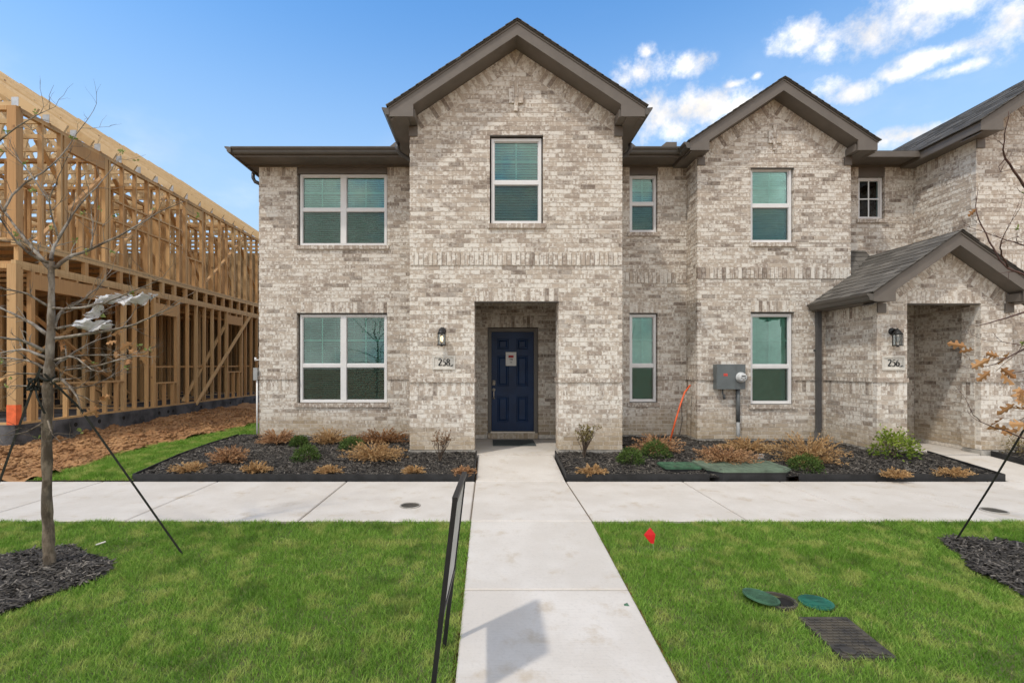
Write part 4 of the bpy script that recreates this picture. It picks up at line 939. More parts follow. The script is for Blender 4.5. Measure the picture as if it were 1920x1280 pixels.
# ------------------------------------------------------------------ planting beds
def bed(name, poly_x0, poly_x1, y0, yw, keep, dz=.045):
    return sheet(name, poly_x0, poly_x1, y0, yw, .06, dz, 'mulch_soil', .05, 6., keep=keep)
def inhouse(x, y):
    m = (y > YW-.02)|((x > BX0-.02) & (x < BX1+.02) & (y > YB-.02))|((x > RX0-.02) & (y > YR-.02))|((x > PX0-.02) & (y > YB-.02))
    return m
def inbedL(x, y): return (x > -5.03) & (x < WX0-.03) & (y > 6.86) & ~inhouse(x, y) & (y < 9.83)
def inbedR(x, y): return (x > WX1+.03) & (x < 7.26) & (y > 6.86) & ~inhouse(x, y)
def inbedF(x, y): return (x > 8.36) & (x < 12) & (y > 6.86) & (y < YF-.02) & ~((x < PX1+.02) & (y > YB-.02))
bed('planting_bed', -5.05, WX0-.02, 6.84, 9.9, lambda c: inbedL(c[:, 0], c[:, 1])); bed('planting_bed', WX1+.02, 7.3, 6.84, 9.9, lambda c: inbedR(c[:, 0], c[:, 1])); bed('planting_bed', 8.34, 12, 6.84, 8.7, lambda c: inbedF(c[:, 0], c[:, 1]))
def ringL(x, y):
    a = np.arctan2(y-3.80, x+3.80); return np.hypot((x+3.80)/1.0, (y-3.80)/1.0) < .60+.06*np.sin(3*a+1)+.04*np.sin(5*a)
def ringR(x, y):
    a = np.arctan2(y-3.86, x-4.62); return np.hypot(x-4.62, y-3.86) < .68+.08*np.sin(3*a+2.4)+.04*np.sin(7*a)
sheet('mulch_ring', -4.7, -2.9, 2.9, 4.7, .05, .012, 'mulch_soil', .06, 5, keep=lambda c: ringL(c[:, 0], c[:, 1])); sheet('mulch_ring', 3.6, 5.7, 2.9, 4.8, .05, .012, 'mulch_soil', .06, 5, keep=lambda c: ringR(c[:, 0], c[:, 1]))
def chips(name, label, x0, x1, y0, y1, n, test, dz, lmin=.025, lmax=.085):
    x = rng.uniform(x0, x1, n); y = rng.uniform(y0, y1, n); k_ = test(x, y); x, y = x[k_], y[k_]; n = len(x)
    z = gz(x, y)+dz+(fbm(x*6+50, y*6+50, 5)-.47)*.05+rng.uniform(-.004, .014, n)
    a = rng.uniform(0, 2*np.pi, n); L = rng.uniform(lmin, lmax, n)/2; wd = rng.uniform(.003, .009, n)/1.; tl = rng.normal(0, .28, n); rl = rng.normal(0, .5, n)
    d = np.stack([np.cos(a)*np.cos(tl), np.sin(a)*np.cos(tl), np.sin(tl)], 1); s_ = np.stack([-np.sin(a)*np.cos(rl), np.cos(a)*np.cos(rl), np.sin(rl)], 1)
    c = np.stack([x, y, z], 1); up = np.array([0, 0, 1])*.004
    P = [c-d*L[:, None]-s_*wd[:, None]*.6, c-d*L[:, None]*.9+s_*wd[:, None], c+d*L[:, None]+s_*wd[:, None]*.4, c+d*L[:, None]*.85-s_*wd[:, None]]
    m_ = c+up
    V = np.concatenate(P+[m_]); i = np.arange(n)
    F = np.concatenate([np.stack([i+n*j, i+n*((j+1) % 4), i+4*n], 1) for j in range(4)])
    t_ = np.tile(np.where(rng.random(n) < .13, rng.uniform(.7, 1.9, n), rng.uniform(0, .45, n)), 4)
    o = npmesh(name, V, F, t_, 'mulch_chip'); return tag(o, label, 'mulch')
chips('mulch_chips', 'dark shredded mulch covering the left planting bed', -5.05, WX0, 6.86, 9.83, 42000, inbedL, .05); chips('mulch_chips', 'dark shredded mulch covering the right planting bed', WX1, 7.3, 6.86, 9.83, 42000, inbedR, .05)
chips('mulch_chips', 'dark mulch in the bed right of the neighbour walk', 8.34, 11, 6.86, 8.6, 8000, inbedF, .05)
chips('mulch_chips', 'dark mulch ring around the left young tree', -4.7, -2.9, 2.9, 4.7, 15000, ringL, .02, .03, .11); chips('mulch_chips', 'dark mulch patch in the lawn at the right edge', 3.6, 5.7, 2.9, 4.8, 17000, ringR, .02, .03, .11)
def edging(label, segs):
    b = MB()
    for (x0, y0), (x1, y1) in segs:
        n_ = max(1, round(math.hypot(x1-x0, y1-y0)/1.0))
        for i in range(n_):
            pa = (x0+(x1-x0)*i/n_, y0+(y1-y0)*i/n_); pb = (x0+(x1-x0)*(i+1)/n_, y0+(y1-y0)*(i+1)/n_)
            za_, zb_ = gz1(*pa), gz1(*pb); dx, dy = pb[0]-pa[0], pb[1]-pa[1]; l = math.hypot(dx, dy); nx_, ny_ = -dy/l*.009, dx/l*.009
            j = .003*math.sin(i*1.7)
            P = []
            for h_ in (-.05, .088+j):
                P += [(pa[0]-nx_, pa[1]-ny_, za_+h_), (pb[0]-nx_, pb[1]-ny_, zb_+h_), (pb[0]+nx_, pb[1]+ny_, zb_+h_), (pa[0]+nx_, pa[1]+ny_, za_+h_)]
            b.hexa(P)
    return tag(b.build('bed_edging', 'edging_black'), label, 'edging')
edging('black edging around the bed left of the front walk', [((-5.04, 9.7), (-5.04, 6.835)), ((-5.03, 6.825), (WX0-.015, 6.825)), ((WX0-.02, 6.835), (WX0-.02, 8.03))])
edging('black edging right of the front walk, ending at the large green lid', [((WX1+.02, 8.03), (WX1+.02, 6.835)), ((WX1+.015, 6.825), (3.10, 6.825))])
edging('black edging from the large green lid to the neighbour walk', [((4.36, 6.825), (7.27, 6.825)), ((7.27, 6.835), (7.27, 8.03))])
edging('black edging of the bed at the far right', [((8.33, 8.03), (8.33, 6.835)), ((8.33, 6.825), (12, 6.825))])

# ------------------------------------------------------------------ plants
def gpt(px, py, h=0.):
    """ground point under a pixel (ray march on gz + h)"""
    d = Vector(((px-VX)/FPX, 1, (VY-py)/FPX)); Y = 1.5
    while Y < 14:
        p = Vector((0, 0, CZ))+d*Y
        if p.z <= gz1(p.x, p.y)+h: return p
        Y += .01
    return p
def quads(name, C, D, S, L, wd, tone, mat, parent, tipw=.25):
    """leaf blades: centre base C, direction D, side S"""
    n = len(C); L = L[:, None]; wd = wd[:, None]
    V = np.concatenate([C-S*wd*.25, C+S*wd*.25, C+D*L*.5+S*wd*.5, C+D*L+S*wd*.5*tipw, C+D*L-S*wd*.5*tipw, C+D*L*.5-S*wd*.5]); i = np.arange(n)
    F = np.concatenate([np.stack([i, i+n, i+2*n, i+5*n], 1), np.stack([i+5*n, i+2*n, i+3*n, i+4*n], 1)])
    return npmesh(name, V, F, np.tile(tone, 2), mat, parent, k=None)
def unit(v): return v/np.maximum(np.linalg.norm(v, axis=-1, keepdims=True), 1e-6)
def juniper(px0, px1, py0, py1, mat, label, n=70, flat=1.):
    base = gpt((px0+px1)/2, py1, .06); s = FPX/base.y; rx = (px1-px0)/2/s*1.08; h = (py1-py0)/s*.88; ry = min(.45, rx*.75)
    c = Vector((base.x, base.y+ry*.55, gz1(base.x, base.y)+.05)); r = thing('dead_juniper', label, 'shrub', tuple(c), 'dead junipers in the beds')
    C, D, T, Lh = [], [], [], []; tw = MB()
    for i in range(int(n*1.7)):
        a = random.uniform(0, 2*math.pi); rr = random.uniform(.2, 1.1)**.8; e = Vector((math.cos(a)*rx*rr, math.sin(a)*ry*rr, random.uniform(.12, 1.0)*h*(1.25-.55*rr))); mid = e*.5+Vector((0, 0, h*random.uniform(.05, .30)))
        pts = [c+mid*(2*t_*(1-t_))*1.0+e*t_*t_ for t_ in np.linspace(0, 1, 8)]; tn = random.uniform(0, .5)
        if i % 2 == 0: tw.tube(pts[::2]+[pts[-1]], [.004, .003, .003, .002, .0015], 4, cap=False)
        for k_ in range(2, 8):
            for _ in range(5):
                d = (pts[k_]-pts[k_-1]).normalized(); v = (d+Vector((random.gauss(0, .55), random.gauss(0, .55), random.gauss(.25, .45)))).normalized()
                C.append(pts[k_-1].lerp(pts[k_], random.random())); D.append(v); T.append(min(1, tn+random.uniform(0, .5))); Lh.append(random.uniform(.018, .045))
    C = np.array([tuple(v) for v in C]); D = np.array([tuple(v) for v in D]); S = unit(np.cross(D, rng.normal(size=D.shape)))
    quads('foliage', C, D, S, np.array(Lh), rng.uniform(.008, .016, len(C)), np.array(T), mat, r, .3); tw.build('stems', 'twig', r)
J = [(475, 552, 800, 834, 'juniper_orange', 'dead orange juniper at the left corner of house 258', 90), (383, 456, 833, 870, 'juniper_orange', 'rust orange dead juniper near the left edging', 80),
     (312, 374, 866, 887, 'juniper_tan', 'low tan dead juniper in the left front bed corner', 45), (448, 500, 862, 889, 'juniper_tan', 'small tan dead juniper second from left along front edging', 45),
     (574, 650, 800, 834, 'juniper_tan', 'tan dead juniper against the wall under the lower window', 70), (660, 766, 802, 834, 'juniper_brown', 'brown dead juniper against the wall beside the bay', 90),
     (636, 752, 826, 868, 'juniper_tan', 'wide golden dead juniper in front of the brown one', 120), (588, 642, 872, 889, 'juniper_tan', 'small tan dead juniper third along the left front edging', 40),
     (752, 794, 873, 890, 'juniper_tan', 'tiny tan dead juniper fourth along the left front edging', 30), (847, 890, 872, 891, 'juniper_orange', 'tiny orange dead juniper by the front walk', 35),
     (1085, 1142, 872, 892, 'juniper_tan', 'small tan dead juniper right of the front walk', 40), (1190, 1288, 810, 851, 'juniper_orange', 'dead orange juniper at the foot of the orange pipe', 90),
     (1312, 1434, 834, 873, 'juniper_orange', 'wide dead juniper left of the small grey stake', 110), (1362, 1472, 820, 850, 'juniper_tan', 'tan dead juniper below the electric meter', 90),
     (1466, 1606, 806, 876, 'juniper_tan', 'tall golden dead juniper below the downspout', 130), (1665, 1716, 877, 898, 'juniper_tan', 'small tan dead juniper before the bright green shrub', 38),
     (1770, 1836, 876, 896, 'juniper_tan', 'tan dead juniper beside the neighbour walk', 40)]
for j in J: juniper(*j[:4], j[4], j[5], j[6])
def roundshrub(px0, px1, py0, py1, mat, label, cat='shrub', nl=1500, ls=.024, name='boxwood', group=None, loose=.12):
    base = gpt((px0+px1)/2, py1-3, .05); s = FPX/base.y; rx = (px1-px0)/2/s; h = (py1-py0)/s; c = Vector((base.x, base.y+rx*.5, gz1(base.x, base.y)+.05))
    r = thing(name, label, cat, tuple(c), group)
    u = unit(rng.normal(size=(nl, 3))); u[:, 2] = np.abs(u[:, 2])*1.0-.25; rad = rng.uniform(.25, 1, nl)**.45
    lump = 1+loose*np.sin(u[:, 0]*7+base.x*9)*np.cos(u[:, 1]*6+u[:, 2]*5)+rng.normal(0, loose*.5, nl)
    P = u*rad[:, None]*lump[:, None]*np.array([rx*.95, rx*.85, h*.80]); C = np.array(tuple(c))+P+np.array([0, 0, h*.22])
    D = unit(u+rng.normal(0, .7, (nl, 3))+np.array([0, 0, .35])); S = unit(np.cross(D, rng.normal(size=D.shape)))
    T = np.clip(rng.uniform(0, .55, nl)+rad*.35*(u[:, 2] > 0)+rng.normal(0, .1, nl), 0, 1)
    quads('foliage', C, D, S, rng.uniform(.7, 1.3, nl)*ls, rng.uniform(.45, .7, nl)*ls, T, mat, r, .35)
    st_ = MB()
    for i in range(14):
        v = Vector(tuple(u[i]))*.8; e = Vector((v.x*rx, v.y*rx, abs(v.z)*h*.8+h*.15)); st_.tube([c-Vector((0, 0, .03)), c+e*.5+Vector((0, 0, .02)), c+e], [.006, .004, .002], 4)
    st_.build('stems', 'twig', r)
g_ = 'low green boxwoods in the beds'
roundshrub(538, 576, 816, 842, 'boxwood_green', 'small dark boxwood half hidden behind another, left bed', group=g_); roundshrub(541, 597, 832, 869, 'boxwood_green', 'green boxwood in the middle of the left bed', group=g_); roundshrub(630, 682, 818, 848, 'boxwood_green', 'dark green boxwood under the right half of the lower window', group=g_)
roundshrub(1158, 1214, 838, 875, 'boxwood_green', 'green boxwood in the right bed, nearest the front walk', group=g_); roundshrub(1203, 1264, 824, 863, 'boxwood_green', 'green boxwood before the orange pipe', group=g_); roundshrub(1488, 1554, 850, 889, 'boxwood_green', 'green boxwood in front of the tall golden juniper', group=g_)
roundshrub(1652, 1738, 802, 864, 'shrub_bright', 'bright green leafy shrub at the corner of the 256 porch', nl=800, ls=.045, name='leafy_shrub', loose=.2)
roundshrub(1895, 1960, 818, 858, 'shrub_olive', 'dry olive shrub at the far right bed', nl=300, ls=.03, name='dry_shrub', loose=.3)
def twiggy(px0, px1, py0, py1, mat, label, nl, ls, nst=16):
    base = gpt((px0+px1)/2, py1, .05); s = FPX/base.y; rx = (px1-px0)/2/s; h = (py1-py0)/s; c = Vector((base.x, base.y, gz1(base.x, base.y)+.03)); r = thing('twiggy_shrub', label, 'shrub', tuple(c))
    st_ = MB(); C, D = [], []
    for i in range(nst):
        a = random.uniform(0, 6.28); rr = random.uniform(.2, 1); e = Vector((math.cos(a)*rx*rr, math.sin(a)*rx*.7*rr, h*random.uniform(.6, 1)))
        pts = [c, c+Vector((e.x*.25, e.y*.25, e.z*.4)), c+Vector((e.x*.75, e.y*.75, e.z*.75)), c+e]; st_.tube(pts, [.006, .005, .0035, .002], 5)
        for k_ in range(3):
            t_ = random.uniform(.35, .9); p = pts[1].lerp(pts[3], t_); q = p+Vector((random.gauss(0, .05), random.gauss(0, .05), random.uniform(.03, .10))); st_.tube([p, q], [.003, .0015], 4)
            for _ in range(nl//(nst*3)):
                C.append(tuple(p.lerp(q, random.uniform(.3, 1.1)))); D.append((random.gauss(0, .7), random.gauss(0, .7), random.gauss(.4, .5)))
        for _ in range(3): C.append(tuple(pts[3])); D.append((random.gauss(0, .7), random.gauss(0, .7), random.gauss(.5, .5)))
    C = np.array(C); D = unit(np.array(D)); S = unit(np.cross(D, rng.normal(size=D.shape))); n_ = len(C)
    quads('foliage', C, D, S, rng.uniform(.7, 1.3, n_)*ls, rng.uniform(.4, .6, n_)*ls, rng.random(n_), mat, r, .3); st_.build('stems', 'twig', r)
twiggy(795, 855, 803, 866, 'shrub_dead', 'bare twiggy shrub with dry leaves left of the entry', 150, .03); twiggy(1060, 1130, 795, 858, 'shrub_olive', 'twiggy olive leaved shrub right of the entry', 420, .034, 22)

# ------------------------------------------------------------------ trees
def young_tree(label, bx, by, trunk_px, branches, leaf_px, bud_n, bark='bark', sd=3, dead_px=(), twigm='bark', extra=2):
    rn = random.Random(sd); r = thing('young_tree', label, 'tree', (bx, by, gz1(bx, by)))
    tp = [Vector((W(px, py, by).x, by, W(px, py, by).z)) for px, py, _ in trunk_px]; tr_ = [q[2] for q in trunk_px]
    pts, rad = [], []
    for i in range(len(tp)-1):
        for k_ in range(5): f = k_/5; pts.append(tp[i].lerp(tp[i+1], f)+Vector((rn.gauss(0, .002), rn.gauss(0, .002), 0))); rad.append((tr_[i]*(1-f)+tr_[i+1]*f)*(1+rn.gauss(0, .06)))
    pts.append(tp[-1]); rad.append(tr_[-1])
    MB().tube(pts, rad, 14).build('trunk', bark, r, True)
    buds = []; C, D = [], []
    for bi, (rad0, dep, bp) in enumerate(branches):
        m = MB(); n_ = len(bp); P = []
        for i, (px, py) in enumerate(bp):
            yy = by+dep*(i/(n_-1)) if n_ > 1 else by; q = W(px, py, by); k_ = yy/by; P.append(Vector((q.x*k_, yy, CZ+(q.z-CZ)*k_)))
        Q = []
        for i in range(n_-1):
            for k_ in range(4):
                f = k_/4; a_, b_, c_, d_ = P[max(i-1, 0)], P[i], P[i+1], P[min(i+2, n_-1)]
                Q.append(.5*((2*b_)+(c_-a_)*f+(2*a_-5*b_+4*c_-d_)*f*f+(-a_+3*b_-3*c_+d_)*f**3)+Vector((rn.gauss(0, .0025), rn.gauss(0, .0025), rn.gauss(0, .0025))))
        Q.append(P[-1]); N = len(Q); m.tube(Q, [max(.0016, rad0*.92*(1-.86*i/(N-1))) for i in range(N)], 6)
        def twig(p, d, L, rr, lvl):
            q = p; pp = [p]; dd = d.copy()
            for _ in range(4): dd = (dd+Vector((rn.gauss(0, .22), rn.gauss(0, .22), rn.gauss(.05, .2)))).normalized(); q = q+dd*L/4; pp.append(q)
            m.tube(pp, [rr, rr*.8, rr*.65, rr*.5, rr*.3], 4, cap=False); buds.append(q)
            if lvl and L > .1:
                for _ in range(rn.randint(1, 2)): twig(pp[rn.randint(1, 3)], (dd+Vector((rn.gauss(0, .7), rn.gauss(0, .7), rn.gauss(.1, .6)))).normalized(), L*rn.uniform(.35, .6), rr*.6, lvl-1)
        for i in range(3, N, max(1, int(3/extra*1.5))):
            if rn.random() < .8:
                d = (Q[min(i+1, N-1)]-Q[i-1]).normalized(); v = (d+Vector((rn.gauss(0, .6), rn.gauss(0, .6), rn.gauss(.15, .6)))).normalized()
                twig(Q[i], v, rn.uniform(.06, .30), max(.0022, rad0*.33*(1-i/N)+.0012), 1)
        m.build('branch', twigm, r, True)
    rn.shuffle(buds)
    cb, db = [], []
    for q in buds[:bud_n]:
        for _ in range(rn.randint(3, 7)): cb.append(tuple(q+Vector((rn.gauss(0, .008), rn.gauss(0, .008), rn.gauss(0, .008))))); db.append((rn.gauss(0, .8), rn.gauss(0, .8), rn.gauss(.4, .6)))
    if cb:
        cb = np.array(cb); db = unit(np.array(db)); n_ = len(cb); quads('bud_leaves', cb, db, unit(np.cross(db, rng.normal(size=db.shape))), rng.uniform(.015, .035, n_), rng.uniform(.012, .02, n_), rng.random(n_), 'bud_green', r, .4)
    half = [(0, .05), (.10, .06), (.16, .22), (.28, .26), (.30, .12), (.40, .13), (.50, .34), (.60, .30), (.60, .12), (.72, .12), (.80, .22), (.88, .14), (1, 0)]
    for (px, py, sz) in leaf_px:
        L = sz/FPX*by*rn.uniform(1.0, 1.45); p = W(px, py, by)+Vector((0, rn.uniform(-.15, .15), 0))
        d = Vector((rn.gauss(0, 1), rn.gauss(0, .5), rn.gauss(-.4, .6))).normalized(); s_ = d.cross(Vector((rn.gauss(0, .5), -1, rn.gauss(0, .5)))).normalized(); n_ = d.cross(s_); m = MB(); tn = rn.random()
        curl = rn.uniform(-.5, .9)
        def pt(u, v): return p+d*L*u+s_*L*v+n_*L*(abs(v)*.45+curl*u*u*.5)
        vs = [pt(u, 0) for u, v in half]+[pt(u, v) for u, v in half]+[pt(u, -v*rn.uniform(.85, 1.1)) for u, v in half]; k_ = len(half)
        m.add(vs, [(i, i+1, k_+i+1, k_+i) for i in range(k_-1)]+[(i+1, i, 2*k_+i, 2*k_+i+1) for i in range(k_-1)], tn)
        m.build('dead_leaf', 'oak_leaf_dead', r)
    return r
cr = lambda pts: [(x/3.048, y/3.048+380) for x, y in pts]
c1 = lambda pts: [(x/3.368, y/3.368+120) for x, y in pts]
BR = [(.022, .25, cr([(292, 385), (220, 300), (120, 180), (20, 40), (-50, -70)])), (.017, -.3, cr([(290, 345), (200, 310), (100, 230), (10, 100), (-60, -10)])), (.017, .3, cr([(292, 330), (300, 270), (340, 200), (400, 100), (450, 10)])),
      (.010, .4, c1([(370, 1100), (480, 920), (640, 740), (750, 600)])), (.009, -.3, c1([(360, 1080), (315, 880), (370, 720), (460, 520)])), (.011, .3, c1([(20, 930), (110, 790), (330, 640), (480, 450), (590, 295)])), (.009, .2, c1([(310, 870), (150, 640), (0, 480)])), (.009, -.2, c1([(-10, 490), (150, 370), (350, 270)])),
      (.019, .45, cr([(305, 375), (400, 310), (510, 270), (700, 180), (900, 60), (1060, -10)])), (.009, .3, cr([(520, 265), (530, 180), (528, 100), (515, -10)])), (.014, -.4, cr([(300, 600), (400, 605), (600, 570), (760, 505), (930, 430)])),
      (.015, .3, cr([(310, 720), (350, 620), (450, 570), (550, 490), (640, 380)])), (.014, .4, cr([(318, 718), (450, 690), (560, 640), (640, 590)])), (.017, -.3, cr([(320, 772), (500, 750), (700, 715), (850, 660), (1030, 570)])), (.013, .5, cr([(300, 940), (400, 870), (520, 800), (700, 735)])),
      (.011, .5, cr([(320, 890), (500, 870), (760, 868), (860, 830)])), (.010, -.5, cr([(380, 955), (560, 930), (760, 880), (920, 880)])), (.020, -.35, cr([(290, 1030), (350, 1010), (430, 1090), (465, 1175)])), (.009, .4, cr([(300, 1060), (500, 1050), (640, 990), (720, 945)])), (.012, -.4, cr([(310, 900), (420, 880), (520, 950), (600, 965)])),
      (.018, .3, cr([(275, 755), (150, 670), (0, 600), (-80, 570)])), (.012, -.3, cr([(270, 590), (150, 520), (0, 490), (-60, 480)])), (.018, -.4, cr([(262, 850), (130, 790), (0, 770), (-80, 760)])), (.015, .5, cr([(268, 885), (130, 840), (0, 858), (-70, 870)])), (.013, .2, cr([(250, 945), (150, 900), (0, 885), (-60, 890)])), (.012, -.2, cr([(255, 985), (120, 975), (0, 1000)])), (.010, .3, cr([(250, 1052), (100, 1045), (0, 1058)])), (.010, -.3, cr([(268, 1240), (150, 1310), (0, 1330)])), (.009, -.4, cr([(270, 1235), (300, 1320), (350, 1370)]))]
TX, TY = W(95, 1068, 4.03).x, 4.03
young_tree('bare young oak with grey trunk in the mulch ring on the left lawn', TX, TY, [(96, 1088, .060), (94, 1060, .047), (92, 1030, .042), (89, 960, .038), (88, 800, .035), (90, 740, .037), (92, 700, .034), (95, 640, .028), (97, 560, .0235), (97, 490, .021)], BR,
           [(232, 612, 22), (208, 658, 16), (228, 655, 20), (245, 660, 24), (262, 655, 18), (268, 598, 14), (176, 745, 22), (170, 770, 20), (185, 742, 18), (138, 675, 12), (113, 658, 16), (240, 640, 14), (222, 640, 18), (160, 762, 20), (250, 672, 16)], 40, extra=3.2)
BR2 = [(.016, -.2, [(2010, 470), (1960, 400), (1920, 347), (1886, 298), (1883, 264), (1891, 209)]), (.014, .2, [(2006, 590), (1960, 540), (1920, 516), (1883, 496), (1856, 453), (1831, 399), (1834, 355)]), (.010, .3, [(2010, 500), (1960, 478), (1920, 461), (1876, 446), (1807, 422)]), (.008, -.2, [(1890, 500), (1876, 470), (1880, 445), (1897, 414)]),
       (.011, -.3, [(2006, 560), (1920, 585), (1858, 605), (1828, 611)]), (.008, .3, [(2006, 670), (1950, 655), (1888, 642), (1861, 640)]), (.009, .1, [(2006, 620), (1920, 655), (1867, 682), (1840, 685)]), (.009, -.4, [(2004, 850), (1950, 830), (1901, 814), (1840, 790), (1818, 766)]), (.009, .3, [(2004, 700), (1960, 690), (1900, 700), (1885, 715)]), (.010, 0, [(2004, 760), (1950, 770), (1905, 790)]), (.010, .4, [(2006, 480), (1970, 360), (1950, 250)])]
T2X, T2Y = 4.65, 3.90; p2 = lambda z: (VX+T2X*FPX/T2Y, VY-(z-CZ)*FPX/T2Y)
lf = [(1840, 648, 22), (1846, 655, 24), (1850, 690, 26), (1838, 695, 22), (1860, 698, 26), (1888, 668, 22), (1872, 690, 22), (1910, 725, 26), (1895, 735, 22), (1886, 756, 24), (1905, 765, 26), (1910, 795, 28), (1900, 806, 30), (1914, 785, 26), (1912, 660, 20), (1896, 748, 22), (1906, 815, 22), (1830, 392, 12), (1905, 240, 14), (1900, 745, 24)]
young_tree('young oak reaching into the right edge with brown leaves', T2X, T2Y, [(*p2(-.12), .07), (*p2(.8), .05), (*p2(1.8), .042), (*p2(2.6), .03), (*p2(3.4), .016)], BR2, lf, 6, bark='bark', sd=8, twigm='twig_red', extra=1.2)
# tree straps
def strap(label, pts, wd=.019):
    b = MB()
    for p, q in zip(pts, pts[1:]): b.bar(p, q, wd, .004, up=(0, 1, .2))
    return tag(b.build('tree_strap', 'strap_webbing'), label, 'strap')
ga = gpt(345, 1036); strap('dark guy strap from the left tree down into the lawn', [Vector((TX+.01, TY-.07, W(90, 700, TY).z)), W(150, 765, TY+.05), ga-Vector((0, 0, .03))])
gb = Vector((-4.75, 4.25, gz1(-4.75, 4.25))); strap('dark guy strap from the left tree to the left edge', [Vector((TX-.02, TY-.07, W(80, 690, TY).z)), W(63, 722, TY-.03), W(0, 900, TY+.12), gb]); 
b = MB()
for i in range(5): b.tube([W(62, 720, TY-.04)+Vector((.05*math.cos(a)*random.uniform(.5, 1), .03*math.sin(a), .05*math.sin(a*1.0+i))) for a in np.linspace(0, 5.5, 9)], .008, 5)
b.tube([W(66, 725, TY-.04), W(70, 745, TY-.06), W(84, 775, TY-.07)], .008, 5); tag(b.build('strap_knot', 'strap_webbing', None, True), 'dark knotted strap slack hanging on the left trunk', 'strap')
b = MB(); zc = W(90, 695, TY).z
b.tube([(W(88, 700, TY).x+.046*math.cos(a), TY+.046*math.sin(a), zc-.06+.02*math.sin(2*a)) for a in np.linspace(0, 6.283, 14)], .012, 6); tag(b.build('trunk_loop', 'strap_webbing', None, True), 'dark strap looped round the left tree trunk', 'strap')
gc = gpt(1789, 1012); strap('dark guy strap of the right tree running into the lawn', [Vector((T2X-.03, T2Y, 1.62)), W(1856, 912, 4.3), gc-Vector((0, 0, .03))])
# torn plastic film caught in the tree
film = MB(); yb_ = TY-.12
top = [(178, 556), (195, 553), (215, 551), (235, 551), (255, 553), (275, 549), (297, 550)]; bot = [(180, 572), (196, 569), (214, 566), (236, 573), (254, 570), (272, 571), (298, 556)]
def film_strip(T_, B_, nn=7, amp=.03, sub=4):
    T2, B2 = [], []
    for k_ in range(len(T_)-1):
        for q_ in range(sub): f = q_/sub; T2.append((T_[k_][0]*(1-f)+T_[k_+1][0]*f, T_[k_][1]*(1-f)+T_[k_+1][1]*f+random.uniform(-1.4, 1.4))); B2.append((B_[k_][0]*(1-f)+B_[k_+1][0]*f, B_[k_][1]*(1-f)+B_[k_+1][1]*f+random.uniform(-2.2, 2.2)))
    rows = []
    for i, (t_, b_) in enumerate(zip(T2, B2)):
        rows.append([W(t_[0]+(b_[0]-t_[0])*f, t_[1]+(b_[1]-t_[1])*f+random.uniform(-.5, .5), yb_)+Vector((0, amp*math.sin(f*5+i*.55)+.012*math.sin(i*2.1+f*9)+random.uniform(-.008, .008), 0)) for f in np.linspace(0, 1, nn)])
    vs = [p for r_ in rows for p in r_]
    film.add(vs, [(i*nn+j, i*nn+j+1, (i+1)*nn+j+1, (i+1)*nn+j) for i in range(len(rows)-1) for j in range(nn-1) if not ((j in (0, nn-2) and random.random() < .18) or (i > len(rows)-5 and random.random() < .3))])
film_strip(top, bot); film_strip([(178, 558), (174, 575), (168, 588), (156, 592), (148, 600), (136, 604)], [(198, 566), (190, 583), (182, 596), (168, 606), (160, 612), (140, 614)]); film_strip([(136, 605), (152, 606), (170, 602), (190, 599), (205, 600), (211, 606)], [(138, 613), (154, 618), (168, 621), (188, 620), (202, 615), (211, 608)])
fo = tag(film.build('plastic_film', 'plastic_film', None, True), 'torn white plastic film caught in the left tree', 'plastic film')
so_ = fo.modifiers.new('sol', 'SOLIDIFY'); so_.thickness = .0012

# ------------------------------------------------------------------ lawn things
r = thing('yard_sign', 'black framed yard sign seen edge on beside the front walk', 'sign', (-.29, 2.75, gz1(-.29, 2.75)))
def sg(y, z): f = (z+.15)/1.07; return (-.285+.125*f+(3.05-y)*-.03, y, z)
ya_, yb_2 = 2.47, 3.05
for y_ in (ya_, yb_2): MB().bar(sg(y_, -.35), sg(y_, .925), .026, .026, up=(0, 1, 0)).build('post', 'black_metal', r)
MB().bar(sg(ya_-.013, .93), sg(yb_2+.013, .93), .028, .022).build('top_rail', 'black_metal', r); MB().bar(sg(ya_+.014, .33), sg(yb_2-.014, .33), .022, .02).build('bottom_rail', 'black_metal', r)
p_ = MB(); P = []
for dx in (-.005, .005):
    for (y_, z_) in ((ya_+.016, .345), (yb_2-.016, .345), (yb_2-.016, .915), (ya_+.016, .915)): q = sg(y_, z_); P.append((q[0]+dx, q[1], q[2]))
p_.hexa(P).build('panel', 'sign_panel', r)
fp = gpt(1226, 1032); r = thing('marker_flag', 'small red marker flag standing in the right lawn', 'flag', tuple(fp))
MB().tube([fp-Vector((0, 0, .05)), fp+Vector((-.01, .0, .10)), fp+Vector((-.045, 0, .21))], .0016, 5).build('wire', 'galvanized', r)
f = MB(); s_ = 4.4/FPX; P = [W(px, py, fp.y) for px, py in ((1219, 988), (1207, 1002), (1220, 1018), (1226, 1019), (1229, 1001))]; ctr = W(1221, 1003, fp.y-.008); f.add([ctr]+P, [(0, i+1, (i+1) % 5+1) for i in range(5)]); fl = f.build('flag', 'flag_red', r); mm = fl.modifiers.new('sol', 'SOLIDIFY'); mm.thickness = .002
HOLES = []
c = gpt(1458, 1126); HOLES.append((c.x, c.y, .13))
r = thing('valve_box', 'open round valve box with its green lid pushed aside', 'valve box', tuple(c))
n_ = 28; b = MB(); ring = [(math.cos(2*math.pi*i/n_), math.sin(2*math.pi*i/n_)) for i in range(n_)]; vs = []
for rr, zz in ((.128, -.05), (.128, .012), (.108, .012), (.10, -.16)): vs += [(c.x+a*rr, c.y+q*rr, c.z+zz) for a, q in ring]
b.add(vs, [(k_*n_+i, k_*n_+(i+1) % n_, (k_+1)*n_+(i+1) % n_, (k_+1)*n_+i) for k_ in range(3) for i in range(n_)])
